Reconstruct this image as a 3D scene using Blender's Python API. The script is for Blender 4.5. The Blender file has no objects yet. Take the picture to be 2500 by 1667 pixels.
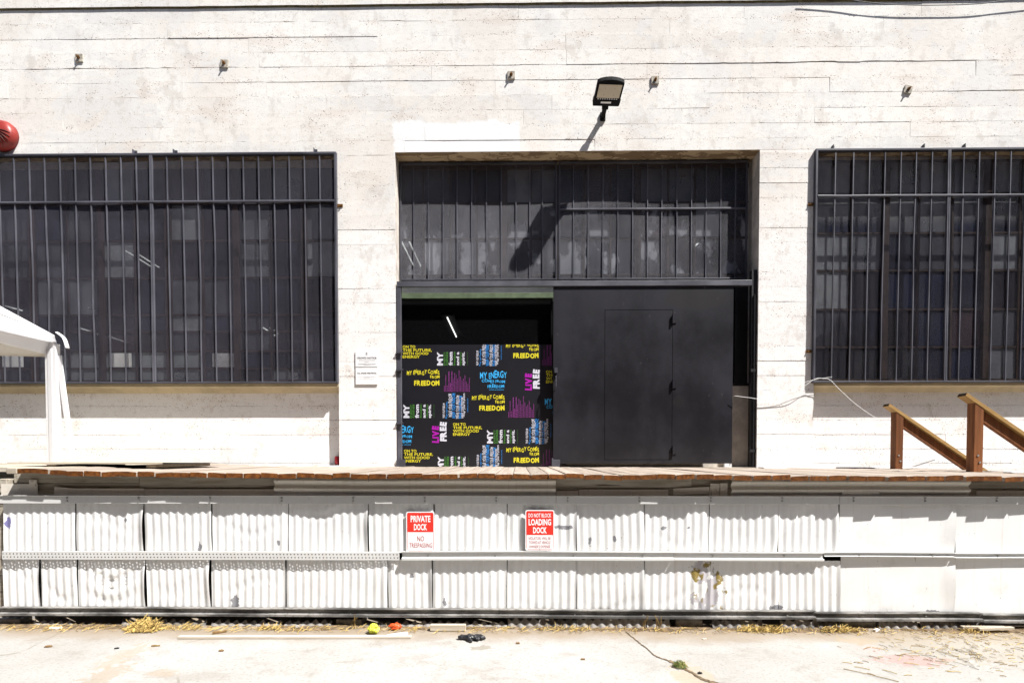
import bpy, bmesh, math, random
import numpy as np
from mathutils import Vector, Matrix, Euler, noise as mnoise

R = random.Random(11)
sc = bpy.context.scene
col = sc.collection
rad = math.radians

# ------------------------------------------------------------------ camera
F, CX, CY = 1245.0, 1250.0, 1139.0          # focal length and principal point of a 2500 px wide frame
CAM = Vector((0, -6.8, 1.445))
CROT = Euler((rad(90 - 1.3), 0, rad(0.69)), 'XYZ')
cd = bpy.data.cameras.new('camera')
cd.sensor_width = 36
cd.lens = 36 * F / 2500
cd.shift_y = (CY - 833.5) / 2500
cd.clip_start, cd.clip_end = 0.05, 500
cam = bpy.data.objects.new('camera', cd)
cam.location, cam.rotation_euler = CAM, CROT
col.objects.link(cam)
sc.camera = cam

# ------------------------------------------------------------------ sky, sun, exposure
SUN = Vector((1.49, -1.0, 2.62)).normalized()      # towards the sun
w = bpy.data.worlds.new('World'); sc.world = w
w.use_nodes = True
nt = w.node_tree
sky = nt.nodes.new('ShaderNodeTexSky')
sky.sky_type = 'NISHITA'; sky.sun_disc = False
sky.sun_elevation = math.asin(SUN.z)
sky.sun_rotation = math.atan2(SUN.x, SUN.y)
bg = nt.nodes['Background']
bg.inputs[1].default_value = 0.05
nt.links.new(sky.outputs[0], bg.inputs[0])
sl = bpy.data.lights.new('sun', 'SUN')
sl.energy, sl.angle, sl.color = 5.0, rad(0.53), (1.0, 0.975, 0.94)
so = bpy.data.objects.new('sun', sl)
so.rotation_euler = (-SUN).to_track_quat('-Z', 'Y').to_euler()
so.location = SUN * 30
col.objects.link(so)
vs = sc.view_settings
vs.view_transform, vs.look = 'Standard', 'None'
vs.exposure, vs.gamma, vs.use_curve_mapping = 1.06, 1.0, False
cy = sc.cycles
cy.max_bounces, cy.diffuse_bounces, cy.glossy_bounces, cy.transmission_bounces, cy.transparent_max_bounces = 5, 3, 2, 2, 8
cy.use_denoising = True
cy.use_adaptive_sampling, cy.adaptive_threshold = True, 0.02
cy.caustics_reflective = cy.caustics_refractive = False

# ------------------------------------------------------------------ helpers
CM = CROT.to_matrix()
def ray(px, py):
    return CM @ Vector(((px - CX) / F, (CY - py) / F, -1))
def P(px, py, Y):
    """the point of the vertical plane y = Y seen at that place of the photograph"""
    d = ray(px, py); return CAM + d * ((Y - CAM.y) / d.y)
def PZ(px, py, Z):
    d = ray(px, py); return CAM + d * ((Z - CAM.z) / d.z)

class MB:
    def __init__(s): s.v, s.f, s.m = [], [], []
    def face(s, pts, m=0):
        n = len(s.v); s.v.extend([tuple(p) for p in pts]); s.f.append(tuple(range(n, n + len(pts)))); s.m.append(m)
    def box(s, x0, x1, y0, y1, z0, z1, m=0, M=None, mats=None, skip=''):
        mats = mats or {}
        c = [Vector((x, y, z)) for z in (z0, z1) for y in (y0, y1) for x in (x0, x1)]
        if M is not None: c = [M @ p for p in c]
        n = len(s.v); s.v.extend([tuple(p) for p in c])
        for key, q in (('-z', (0, 2, 3, 1)), ('+z', (4, 5, 7, 6)), ('-y', (0, 1, 5, 4)), ('+y', (2, 6, 7, 3)), ('-x', (0, 4, 6, 2)), ('+x', (1, 3, 7, 5))):
            if key in skip: continue
            s.f.append(tuple(n + i for i in q)); s.m.append(mats.get(key, m))
        return s
    def bar(s, a, b, w, h, m=0, up=(0, 0, 1), mats=None):
        """square bar from a to b, w across, h along up"""
        a, b = Vector(a), Vector(b); d = (b - a)
        L = d.length; d.normalize()
        sx = d.cross(Vector(up)).normalized(); u = sx.cross(d)
        M = Matrix((sx, d, u)).transposed().to_4x4(); M.translation = a
        return s.box(-w / 2, w / 2, 0, L, -h / 2, h / 2, m, M, mats)
    def tube(s, pts, r, n=8, m=0, cap=True, flat=1.0):
        pts = [Vector(p) for p in pts]
        rs = r if isinstance(r, (list, tuple)) else [r] * len(pts)
        base = len(s.v); prev = None
        for i, p in enumerate(pts):
            t = (pts[min(i + 1, len(pts) - 1)] - pts[max(i - 1, 0)]).normalized()
            if prev is None:
                prev = t.cross(Vector((0, 0, 1)) if abs(t.z) < .9 else Vector((1, 0, 0))).normalized()
            u = (prev - t * prev.dot(t)).normalized(); prev = u; vv = t.cross(u)
            for k in range(n):
                a = 2 * math.pi * k / n
                s.v.append(tuple(p + (u * math.cos(a) + vv * math.sin(a) * flat) * rs[i]))
        for i in range(len(pts) - 1):
            for k in range(n):
                a, b = base + i * n + k, base + i * n + (k + 1) % n
                s.f.append((a, b, b + n, a + n)); s.m.append(m)
        if cap:
            s.f.append(tuple(base + k for k in range(n))[::-1]); s.m.append(m)
            s.f.append(tuple(base + (len(pts) - 1) * n + k for k in range(n))); s.m.append(m)
        return s
    def lathe(s, prof, M, n=24, m=0):
        """prof: (radius, height) along local z"""
        base = len(s.v)
        for r, h in prof:
            for k in range(n):
                a = 2 * math.pi * k / n
                s.v.append(tuple(M @ Vector((r * math.cos(a), r * math.sin(a), h))))
        for i in range(len(prof) - 1):
            for k in range(n):
                a, b = base + i * n + k, base + i * n + (k + 1) % n
                s.f.append((a, b, b + n, a + n)); s.m.append(m)
        s.f.append(tuple(base + k for k in range(n))[::-1]); s.m.append(m)
        s.f.append(tuple(base + (len(prof) - 1) * n + k for k in range(n))); s.m.append(m)
        return s
    def build(s, name, mats, parent=None, smooth=False, bevel=0, kind=None):
        me = bpy.data.meshes.new(name)
        me.from_pydata(s.v, [], s.f)
        if not isinstance(mats, (list, tuple)): mats = [mats]
        for mm in mats: me.materials.append(mm)
        if len(mats) > 1: me.polygons.foreach_set('material_index', s.m)
        if smooth: me.polygons.foreach_set('use_smooth', [True] * len(me.polygons))
        me.update()
        return link(name, me, parent, bevel, kind)

def link(name, me, parent=None, bevel=0, kind=None):
    o = bpy.data.objects.new(name, me); col.objects.link(o)
    if parent is not None: put(o, parent)
    if bevel:
        b = o.modifiers.new('bevel', 'BEVEL'); b.width = bevel; b.segments = 2; b.limit_method = 'ANGLE'; b.angle_limit = rad(40)
    if kind: o['kind'] = kind
    return o
def wloc(o):
    v = Vector(o.location)
    while o.parent: o = o.parent; v += Vector(o.location)
    return v
def put(o, parent):
    """parent o; its mesh is in world coordinates"""
    o.parent = parent; o.location = Vector(o.location) - wloc(parent)
def thing(name, label, cat, loc=(0, 0, 0), group=None):
    o = bpy.data.objects.new(name, None); o.empty_display_size = .1
    col.objects.link(o); o.location = loc
    return tag(o, label, cat, group)
def tag(o, label, cat, group=None):
    o['label'] = label; o['category'] = cat
    if group: o['group'] = group
    return o

# ------------------------------------------------------------------ material helpers
class NT:
    def __init__(s, name, rough=.7, spec=.3, metal=0):
        s.mat = bpy.data.materials.new(name); s.mat.use_nodes = True
        s.t = s.mat.node_tree; s.b = s.t.nodes['Principled BSDF']
        s.b.inputs['Roughness'].default_value = rough
        s.b.inputs['Specular IOR Level'].default_value = spec
        s.b.inputs['Metallic'].default_value = metal
        s.geo = s.t.nodes.new('ShaderNodeNewGeometry'); s.pos = s.geo.outputs['Position']
        sp = s.t.nodes.new('ShaderNodeSeparateXYZ'); s.t.links.new(s.pos, sp.inputs[0])
        s.x, s.y, s.z = sp.outputs
    def set(s, inp, v):
        if isinstance(v, bpy.types.NodeSocket): s.t.links.new(v, inp)
        elif isinstance(v, (tuple, list)) and len(v) == 3 and inp.type == 'RGBA': inp.default_value = (*v, 1)
        else: inp.default_value = v
    def math(s, op, a, b=0.0, c=0.0, clamp=False):
        n = s.t.nodes.new('ShaderNodeMath'); n.operation = op; n.use_clamp = clamp
        for i, v in enumerate((a, b, c)): s.set(n.inputs[i], v)
        return n.outputs[0]
    def scale(s, v=(1, 1, 1), vec=None, off=(0, 0, 0)):
        n = s.t.nodes.new('ShaderNodeMapping'); s.set(n.inputs[0], vec or s.pos)
        n.inputs['Scale'].default_value = v; n.inputs['Location'].default_value = off
        return n.outputs[0]
    def noise(s, sc_=5, det=4, rough=.6, vec=None, dist=0):
        n = s.t.nodes.new('ShaderNodeTexNoise'); s.set(n.inputs['Vector'], vec or s.pos)
        n.inputs['Scale'].default_value = sc_; n.inputs['Detail'].default_value = det
        n.inputs['Roughness'].default_value = rough; n.inputs['Distortion'].default_value = dist
        return n.outputs[0]
    def voro(s, sc_=5, vec=None, feature='F1', rnd=1):
        n = s.t.nodes.new('ShaderNodeTexVoronoi'); n.feature = feature; s.set(n.inputs['Vector'], vec or s.pos)
        n.inputs['Scale'].default_value = sc_; n.inputs['Randomness'].default_value = rnd
        return n.outputs[0]
    def step(s, v, lo, hi, a=0., b=1.):
        n = s.t.nodes.new('ShaderNodeMapRange'); n.interpolation_type = 'SMOOTHSTEP'
        s.set(n.inputs[0], v); n.inputs[1].default_value = lo; n.inputs[2].default_value = hi
        n.inputs[3].default_value = a; n.inputs[4].default_value = b
        return n.outputs[0]
    def mix(s, f, a, b, mode='MIX'):
        n = s.t.nodes.new('ShaderNodeMix'); n.data_type = 'RGBA'; n.blend_type = mode
        s.set(n.inputs[0], f); s.set(n.inputs[6], a); s.set(n.inputs[7], b)
        return n.outputs[2]
    def mul(s, a, b): return s.math('MULTIPLY', a, b)
    def color(s, c): s.set(s.b.inputs['Base Color'], c); return s
    def rough(s, c): s.set(s.b.inputs['Roughness'], c); return s
    def bump(s, h, strength=.3, dist=.01):
        n = s.t.nodes.new('ShaderNodeBump'); n.inputs['Strength'].default_value = strength
        n.inputs['Distance'].default_value = dist; s.set(n.inputs['Height'], h)
        s.t.links.new(n.outputs[0], s.b.inputs['Normal']); return s
    def obrand(s):
        return s.t.nodes.new('ShaderNodeObjectInfo').outputs['Random']
    def blob(s, c, r, wob=.5, nscale=6, sq=(1, 1, 1)):
        """1 inside an uneven round patch about c"""
        n = s.t.nodes.new('ShaderNodeVectorMath'); n.operation = 'SUBTRACT'; s.set(n.inputs[0], s.pos); n.inputs[1].default_value = c
        m = s.scale(sq, n.outputs[0])
        l = s.t.nodes.new('ShaderNodeVectorMath'); l.operation = 'LENGTH'; s.t.links.new(m, l.inputs[0])
        d = s.math('ADD', l.outputs['Value'], s.mul(s.math('SUBTRACT', s.noise(nscale, 4, .65), .5), 2 * wob * r))
        return s.step(d, r, r * .75, 0, 1)

def plain(name, c, rough=.6, spec=.3, metal=0, var=.25, nscale=9, bump=0):
    n = NT(name, rough, spec, metal)
    f = n.noise(nscale, 5, .65)
    n.color(n.mix(n.step(f, .3, .75), tuple(x * (1 - var) for x in c), tuple(min(1, x * (1 + var * .6)) for x in c)))
    if bump: n.bump(n.noise(nscale * 12, 3), bump, .004)
    return n.mat

# painted board-formed concrete
ZPAINT = P(1400, 560, 0).z
STEP = .193                                   # height of a formwork board
ZC = P(560, 166, 0).z
def wall_material(name, soffit=False):
    n = NT(name, .85, .15)
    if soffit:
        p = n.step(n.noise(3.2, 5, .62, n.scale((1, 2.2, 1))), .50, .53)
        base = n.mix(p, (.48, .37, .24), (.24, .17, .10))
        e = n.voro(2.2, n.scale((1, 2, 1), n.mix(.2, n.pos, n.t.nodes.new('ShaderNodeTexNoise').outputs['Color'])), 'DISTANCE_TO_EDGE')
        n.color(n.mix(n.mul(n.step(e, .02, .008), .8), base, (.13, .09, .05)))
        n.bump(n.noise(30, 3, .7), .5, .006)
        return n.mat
    fine = n.noise(60, 2, .7); mid = n.noise(9, 4, .65, n.scale((1, 1, 1.6))); big = n.noise(.8, 4, .62)
    base = n.mix(n.step(big, .38, .62), (.80, .782, .74), (.745, .705, .65))
    # brushed streaks and trowelled grey repairs
    st = n.noise(1, 4, .6, n.scale((13, 1, .7)))
    base = n.mix(n.mul(n.step(st, .50, .76), .4), base, (.66, .62, .575))
    gr = n.noise(1.2, 5, .64, n.scale((1, 1, 1.5), off=(5, 2, 1)), .6)
    base = n.mix(n.mul(n.step(gr, .51, .58), .55), base, (.69, .68, .665))
    # thin new coat over the lower part
    coat = n.step(n.math('ADD', n.z, n.mul(n.math('SUBTRACT', gr, .5), 2.2)), ZPAINT - .75, ZPAINT + .65, 1, 0)
    base = n.mix(n.mul(coat, .8), base, (.80, .79, .78))
    base = n.mix(n.mul(n.step(n.math('ADD', n.mul(fine, .6), n.mul(mid, .4)), .51, .63), .5), base, (.50, .45, .395))
    base = n.mix(n.mul(n.step(n.noise(3.4, 5, .7, n.scale((1.4, 1, 1), off=(8, 1, 6))), .56, .66), .5), base, (.56, .52, .475))
    # honeycombing: clusters of pits, strongest along the board joints
    zf = n.math('FRACT', n.math('DIVIDE', n.math('SUBTRACT', n.z, ZC), STEP))
    jd = n.mul(n.math('MINIMUM', zf, n.math('SUBTRACT', 1.0, zf)), STEP)
    near = n.step(jd, .05, .0)
    clus = n.noise(1.6, 3, .6, n.scale((1, 1, 2.0), off=(3, 0, 9)))
    patch = n.step(n.math('ADD', clus, n.mul(near, .13)), .535, .63)
    v = n.math('ADD', n.voro(27, n.scale((1, 1, 1.7))), n.mul(fine, .45))
    pit = n.mul(n.step(v, .46, .34), patch)
    crumb = n.mul(n.step(n.math('ADD', jd, n.mul(mid, .035)), .021, .012), n.step(n.noise(3.1, 3, .6, n.scale((1, 1, .4), off=(1, 4, 2))), .50, .60))
    v2 = n.voro(6.0, n.scale((1, 1, 1.3), off=(2, 3, 4)))
    pit2 = n.step(n.math('ADD', v2, n.mul(fine, .14)), .125, .09)
    pits = n.math('MAXIMUM', n.math('MAXIMUM', n.mul(pit, .92), n.mul(pit2, .9)), n.mul(crumb, .7))
    # rust-brown blush round the worst of it
    base = n.mix(n.mul(n.step(n.math('ADD', clus, n.mul(near, .05)), .55, .72), .28), base, (.58, .46, .38))
    # the white repaired rectangle over the doorway
    a, b = P(958, 300, 0), P(1268, 372, 0)
    wob = n.mul(n.math('SUBTRACT', n.noise(4, 4, .65), .5), .34)
    mx = n.mul(n.step(n.math('ADD', n.x, wob), a.x - .03, a.x + .03), n.step(n.math('ADD', n.x, n.mul(wob, .12)), b.x + .012, b.x - .012))
    mz = n.step(n.math('ADD', n.z, n.mul(wob, .7)), a.z + .025, a.z - .025)
    rep = n.mul(n.mul(mx, mz), n.step(n.z, b.z - .05, b.z - .02))
    base = n.mix(n.mul(rep, .8), base, (.84, .845, .85))
    base = n.mix(n.mul(pits, n.step(rep, 0, 1, 1, .25)), base, (.085, .055, .04))
    n.color(base)
    h = n.math('SUBTRACT', n.math('ADD', n.mul(fine, .4), n.mul(mid, .9)), n.mul(pits, 1.3))
    n.bump(h, .42, .005)
    return n.mat
M_WALL = wall_material('painted_concrete')
M_SOFF = wall_material('peeling_soffit', True)
M_JOINT = plain('joint_concrete', (.20, .145, .115), .95, .1, var=.5, nscale=14)  # dark brown concrete at the back of the open board joints
M_REVEAL = plain('aged_reveal_paint', (.56, .51, .46), .9, .1, var=.3, nscale=5, bump=.2)

def dark_paint(name, c, rough=.45, spec=.4, wear=.12):
    n = NT(name, rough, spec)
    f = n.noise(1.6, 6, .65); g = n.noise(34, 4, .7)
    b = n.mix(n.step(f, .35, .68), tuple(x * .74 for x in c), tuple(x * 1.22 for x in c))
    b = n.mix(n.mul(n.step(g, .66, .76), wear), b, (.5, .46, .42))
    n.color(b); n.rough(n.step(f, .3, .7, rough - .08, rough + .2))
    n.bump(n.noise(60, 3), .12, .002)
    return n.mat
M_STEEL = dark_paint('dark_grey_steel_paint', (.062, .062, .076), .45, .35)
M_STEELB = dark_paint('grille_bar_paint', (.088, .088, .106), .42, .35)
M_MESH = dark_paint('expanded_metal_paint', (.036, .035, .046), .6, .12, .04)
M_MESH_LIT = dark_paint('transom_mesh_lit', (.155, .153, .170), .6, .15, .05)  # lighter copy of the mesh paint: sunlit look put into the transom's colour
def door_mat():
    n = NT('charcoal_door_paint', .6, .14)
    f = n.noise(.9, 6, .62, n.scale((1.2, 1, .8))); g = n.noise(2.6, 5, .6)
    b = n.mix(n.step(f, .34, .68), (.0105, .010, .0128), (.023, .0224, .0285))
    b = n.mix(n.mul(n.step(g, .58, .72), .45), b, (.017, .016, .0165))
    # roller-painted over patch near the top right corner and a small square patch by the hinge
    a = P(1700, 728, .02)
    b = n.mix(n.mul(n.blob(tuple(a), .28, .45, 5, (.55, 1, 1.7)), .7), b, (.022, .021, .021))
    a = P(1655, 980, .02)
    b = n.mix(n.mul(n.blob(tuple(a), .085, .35, 9), .85), b, (.016, .015, .016))
    s = n.noise(26, 5, .7, n.scale((1, 1, .35)))
    b = n.mix(n.mul(n.step(s, .66, .74), .3), b, (.16, .155, .15))
    dust = n.mul(n.step(n.math('ADD', n.z, n.mul(f, .5)), 2.1, 1.35), n.noise(5, 4, .65))
    b = n.mix(n.mul(dust, .1), b, (.20, .18, .16))
    n.color(b); n.rough(n.step(f, .3, .7, .42, .62)); n.bump(n.noise(14, 4), .10, .004)
    return n.mat
M_DOOR = door_mat()
M_BLACK = plain('black_paint', (.014, .014, .016), .5, .4)
M_BROWN = plain('rusty_brown_sash', (.042, .026, .022), .75, .2, var=.4)
M_HEADER = plain('window_head_board', (.26, .215, .16), .8, .2, var=.3)
M_GREEN = plain('green_beam_paint', (.10, .135, .08), .6, .3, var=.3)
M_SILL = plain('cream_sill_paint', (.50, .42, .28), .8, .2, var=.18, nscale=4)
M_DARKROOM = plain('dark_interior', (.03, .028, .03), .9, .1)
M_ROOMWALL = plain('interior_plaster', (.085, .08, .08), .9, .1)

XTR0, XTR1 = P(975, 600, .3).x, P(1840, 600, .3).x
def glass_mat():
    n = NT('dirty_window_glass', .22, .25)
    r = n.obrand()
    cr = n.t.nodes.new('ShaderNodeValToRGB'); n.t.links.new(r, cr.inputs[0])
    e = cr.color_ramp; e.interpolation = 'CONSTANT'
    e.elements[0].color = (.04, .042, .068, 1); e.elements[1].position = .22; e.elements[1].color = (.13, .132, .155, 1)
    for p, c in ((.40, (.04, .033, .04, 1)), (.55, (.24, .25, .28, 1)), (.70, (.035, .042, .08, 1)), (.84, (.42, .44, .47, 1)), (.93, (.10, .065, .075, 1))):
        k = e.elements.new(p); k.color = c
    f = n.noise(2.2, 4, .65); g = n.noise(1, 3, .6, n.scale((5, 1, .6)))
    b = n.mix(n.step(f, .32, .7), cr.outputs[0], n.mix(.6, cr.outputs[0], (.02, .02, .028)))
    b = n.mix(n.mul(n.step(g, .5, .75), .2), b, (.16, .16, .17))
    # whitewashed panes of the right window with a darker overpainted patch low on its left
    xr_ = n.step(n.x, P(1990, 700, 0).x, P(1991, 700, 0).x)
    wash = n.mul(xr_, n.step(n.z, P(2100, 540, 0).z, P(2100, 500, 0).z))
    b = n.mix(n.mul(wash, .8), b, n.mix(n.step(g, .4, .7), (.33, .33, .335), (.2, .2, .21)))
    blk = n.voro(2.4, n.scale((1.6, 0, .55)))
    hh = n.math('ADD', n.z, n.mul(n.math('SUBTRACT', blk, .45), .9))
    dk_ = n.mul(n.mul(xr_, n.step(hh, P(2100, 770, 0).z, P(2100, 782, 0).z)), n.step(n.math('ADD', n.x, n.mul(n.math('SUBTRACT', f, .5), .8)), P(2250, 800, 0).x + .05, P(2250, 800, 0).x - .05))
    b = n.mix(n.mul(dk_, .8), b, (.035, .033, .036))
    # frosted panes low in the left window
    fx = n.mul(n.step(n.x, P(140, 900, .2).x, P(142, 900, .2).x), n.step(n.x, P(492, 900, .2).x, P(490, 900, .2).x))
    fr_ = n.mul(fx, n.step(n.z, P(300, 855, .2).z, P(300, 858, .2).z))
    b = n.mix(n.mul(fr_, n.step(r, .2, .5, .25, .8)), b, (.30, .33, .35))
    # pale smears on the transom, below its top strip
    tz = n.mul(n.mul(n.mul(n.step(n.x, XTR0, XTR0 + .01), n.step(n.x, XTR1, XTR1 - .01)), n.step(n.z, P(1200, 500, .3).z, P(1200, 530, .3).z)), n.step(n.noise(2.6, 3, .6, n.scale((1.4, 1, .8))), .50, .60))
    b = n.mix(n.mul(tz, .85), b, (.58, .60, .66))
    n.color(b)
    tr = n.t.nodes.new('ShaderNodeBsdfTransparent'); tr.inputs[0].default_value = (.75, .78, .8, 1)
    mx = n.t.nodes.new('ShaderNodeMixShader')
    n.set(mx.inputs[0], n.step(n.math('ADD', f, n.mul(r, .1)), .3, .75, .46, .74))
    n.t.links.new(tr.outputs[0], mx.inputs[1]); n.t.links.new(n.b.outputs[0], mx.inputs[2])
    n.t.links.new(mx.outputs[0], n.t.nodes['Material Output'].inputs[0])
    return n.mat
M_GLASS = glass_mat()
def clear_glass():
    n = NT('clear_door_glass', .06, .12); n.color((.008, .008, .009))
    tr = n.t.nodes.new('ShaderNodeBsdfTransparent'); tr.inputs[0].default_value = (.8, .82, .83, 1)
    mx = n.t.nodes.new('ShaderNodeMixShader'); mx.inputs[0].default_value = .35
    n.t.links.new(tr.outputs[0], mx.inputs[1]); n.t.links.new(n.b.outputs[0], mx.inputs[2])
    n.t.links.new(mx.outputs[0], n.t.nodes['Material Output'].inputs[0])
    return n.mat
M_CLEAR = clear_glass()
def emit(name, c, s):
    m = bpy.data.materials.new(name); m.use_nodes = True
    b = m.node_tree.nodes['Principled BSDF']
    b.inputs['Base Color'].default_value = (*c, 1); b.inputs['Emission Color'].default_value = (*c, 1); b.inputs['Emission Strength'].default_value = s
    return m
M_TUBE = emit('lit_fluorescent_tube', (1, .97, .9), 3)

# timber
def wood(name, c1, c2, axis='y', rough=.8, streak=.6, end=False, crack=.5):
    n = NT(name, rough, .2)
    s = {'x': (1.2, 22, 22), 'y': (22, 1.2, 22), 'z': (22, 22, 1.2)}[axis]
    if end: s = (26, 26, 26)
    r = n.obrand()
    of = n.t.nodes.new('ShaderNodeVectorMath'); of.operation = 'ADD'
    n.t.links.new(n.pos, of.inputs[0]); cx = n.t.nodes.new('ShaderNodeCombineXYZ'); n.set(cx.inputs[0], n.mul(r, 37)); n.set(cx.inputs[2], n.mul(r, 19)); n.t.links.new(cx.outputs[0], of.inputs[1])
    g = n.noise(1, 6, .7, n.scale(s, of.outputs[0]), .4)
    b = n.mix(n.step(g, .32, .7), c1, c2)
    b = n.mix(n.mul(n.step(r, 0, 1), .35), b, tuple(x * .55 for x in c1))
    k = n.noise(1, 3, .5, n.scale(tuple(q * 1.7 for q in s), of.outputs[0]))
    b = n.mix(n.mul(n.step(k, .64, .70), crack), b, tuple(x * .2 for x in c1))
    n.color(b); n.bump(g, .35, .004)
    return n.mat
M_PLANK = wood('weathered_deck_plank', (.29, .235, .19), (.43, .37, .315), 'y')
M_PLEND = wood('red_stained_plank_end', (.075, .024, .006), (.25, .088, .018), 'y', .7, end=True, crack=.3)
M_RAILW = wood('stained_rail_timber', (.125, .045, .016), (.24, .092, .034), 'z', .65)
M_CAP = wood('yellow_cap_timber', (.36, .215, .075), (.50, .32, .125), 'x', .6, crack=.25)
M_CAPEND = wood('dark_end_grain', (.02, .012, .007), (.05, .03, .015), 'y', .8, end=True)
M_BEAM = wood('grey_fascia_timber', (.30, .255, .19), (.56, .51, .43), 'x', .9, crack=.85)
M_GREYW = wood('bleached_board', (.42, .36, .28), (.62, .56, .47), 'x', .9, crack=.4)

def white_metal(name, base=(.79, .785, .775), grime=.5, peel=True):
    n = NT(name, .55, .3)
    r = n.obrand()
    b = n.mix(n.step(n.noise(2.2, 5, .6), .36, .7), base, tuple(x * .93 for x in base))
    b = n.mix(n.mul(r, .10), b, (.62, .60, .56))
    b = n.mix(n.mul(n.step(n.noise(1, 4, .65, n.scale((30, 4, 1.0))), .52, .74), .5 * grime), b, (.56, .50, .43))
    b = n.mix(n.mul(n.step(n.noise(4.5, 5, .68), .56, .70), .4 * grime), b, (.55, .53, .50))
    sp = n.voro(16, n.scale((1, 1, .8)))
    d = n.mul(n.step(n.math('ADD', sp, n.mul(n.noise(60), .2)), .165, .12), n.step(n.noise(3.1, 3), .52, .6))
    b = n.mix(n.mul(d, .75), b, (.17, .15, .14))
    sc_ = n.noise(24, 5, .7, n.scale((1.6, 1, .55)))
    b = n.mix(n.mul(n.step(sc_, .655, .70), .8 * grime), b, (.24, .23, .25))
    ru = n.mul(n.step(n.noise(13, 4, .65, n.scale((1.3, 1, .5), off=(3, 3, 3))), .68, .74), .6 * grime)
    b = n.mix(ru, b, (.30, .20, .13))
    if peel:
        for (px, py, r_, sq_) in ((574, 1472, .05, (1.4, .2, .6)), (1372, 1287, .045, (.45, .2, 2.2)), (1622, 1288, .018, (.7, .2, 1)), (1681, 1288, .014, (1, .2, 1)), (306, 1270, .014, (1, .2, .7)), (488, 1335, .03, (1.5, .2, .6)), (1005, 1405, .02, (1, .2, .8)), (1895, 1482, .04, (.6, .2, 1.6)), (225, 1485, .02, (1, .2, 1)), (1500, 1315, .02, (1.4, .2, .6)), (2275, 1492, .03, (.5, .2, 2)), (680, 1325, .016, (1, .2, .7)), (1085, 1470, .02, (1, .2, .6)), (1440, 1320, .02, (1.4, .2, .5))):
            b = n.mix(n.mul(n.blob(tuple(P(px, py, -2.5)), r_, 1.3, 26, sq_), .8), b, (.10, .10, .12))
    if peel:   # flaked paint on either side of one torn seam
        c = P(1722, 1432, -2.5)
        m = n.blob(tuple(c), .15, 1.2, 13, (1.0, .2, .55))
        f = n.step(n.noise(11, 3, .5, n.scale((1, 1, .6))), .47, .50)
        b = n.mix(n.mul(m, f), b, n.mix(n.step(n.noise(7, 2), .47, .53), (.25, .185, .055), (.46, .44, .46)))
        c = P(6, 1275, -2.5)
        b = n.mix(n.mul(n.blob(tuple(c + Vector((.05, 0, 0))), .03, 1.3, 18, (1, .2, .5)), .8), b, (.05, .04, .28))
    n.color(b); n.bump(n.noise(30, 3), .1, .003)
    return n.mat
M_CORR = white_metal('white_painted_sheet', grime=.75)
M_ANGLE = white_metal('white_painted_angle', (.60, .595, .58), 1.0, False)
M_STRIP = white_metal('stained_cladding_strip', (.68, .63, .55), 1.3, False)
def dirty_angle():
    n = NT('spattered_bottom_angle', .7, .3)
    f = n.noise(1, 5, .6, n.scale((2.4, 6, 9))); g = n.noise(28, 4, .7)
    b = n.mix(n.step(f, .38, .60), (.26, .25, .235), (.05, .048, .046))
    b = n.mix(n.mul(n.step(g, .5, .66), .8), b, (.09, .085, .08))
    n.color(b); return n.mat
M_BANGLE = dirty_angle()
def hem_mat():
    n = NT('old_fibre_cement', .95, .1)
    f = n.noise(3, 5, .65); g = n.noise(22, 4, .7)
    b = n.mix(n.step(f, .4, .62), (.27, .255, .24), (.10, .095, .09))
    b = n.mix(n.mul(n.step(g, .52, .7), .6), b, (.42, .40, .37))
    n.color(b); n.bump(g, .4, .006); return n.mat
M_HEM = hem_mat()
M_BLOCK = plain('concrete_block', (.30, .285, .265), .95, .1, var=.45, nscale=16, bump=.6)
M_BOLT = plain('bolt_steel', (.34, .33, .31), .5, .5, .4)
M_RUST = plain('rusty_plate', (.46, .42, .35), .75, .3, var=.5, nscale=22)
M_RUSTB = plain('rusty_bolt', (.16, .075, .02), .8, .2, var=.5, nscale=40)
M_DIRT = plain('dry_soil', (.20, .145, .092), .95, .1, var=.6, nscale=17, bump=.8)
M_STRAW = plain('dry_straw', (.56, .40, .135), .8, .2, var=.35, nscale=30)
M_STRAWD = plain('old_straw', (.30, .20, .07), .85, .2, var=.4, nscale=30)
M_WHITE = plain('white_plastic', (.82, .82, .82), .5, .4, var=.05)
M_WIRE = plain('white_cable', (.75, .75, .74), .5, .3, var=.1)
def fabric(name, c):
    n = NT(name, .8, .15); n.color(n.mix(n.step(n.noise(3, 3), .3, .7), tuple(x * .96 for x in c), c)); n.bump(n.noise(14, 3, .6), .12, .01)
    t_ = n.t.nodes.new('ShaderNodeBsdfTranslucent'); t_.inputs[0].default_value = (*c, 1)
    mx = n.t.nodes.new('ShaderNodeMixShader'); mx.inputs[0].default_value = .35
    n.t.links.new(n.b.outputs[0], mx.inputs[1]); n.t.links.new(t_.outputs[0], mx.inputs[2]); n.t.links.new(mx.outputs[0], n.t.nodes['Material Output'].inputs[0])
    return n.mat
M_TENT = fabric('white_tent_fabric', (.84, .84, .86))
M_TENTIN = plain('tent_lining', (.60, .55, .47), .8, .2, var=.08, nscale=3)
M_RED = plain('sign_red', (.72, .035, .022), .45, .4, var=.06)
M_SIGNW = plain('sign_white', (.84, .84, .84), .4, .4, var=.03)
M_INKR = plain('sign_dark_red_ink', (.42, .02, .02), .5, .3, var=.05)
M_BELL = plain('alarm_red', (.27, .028, .02), .4, .4, var=.2, nscale=6)
M_BELLD = plain('alarm_slot_dark', (.06, .02, .015), .5, .4)
M_INK = plain('black_ink', (.02, .02, .02), .6, .2)
M_INKG = plain('grey_ink', (.42, .42, .44), .6, .2)
M_LAMPB = plain('lamp_black_casting', (.010, .010, .011), .75, .1)
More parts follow.
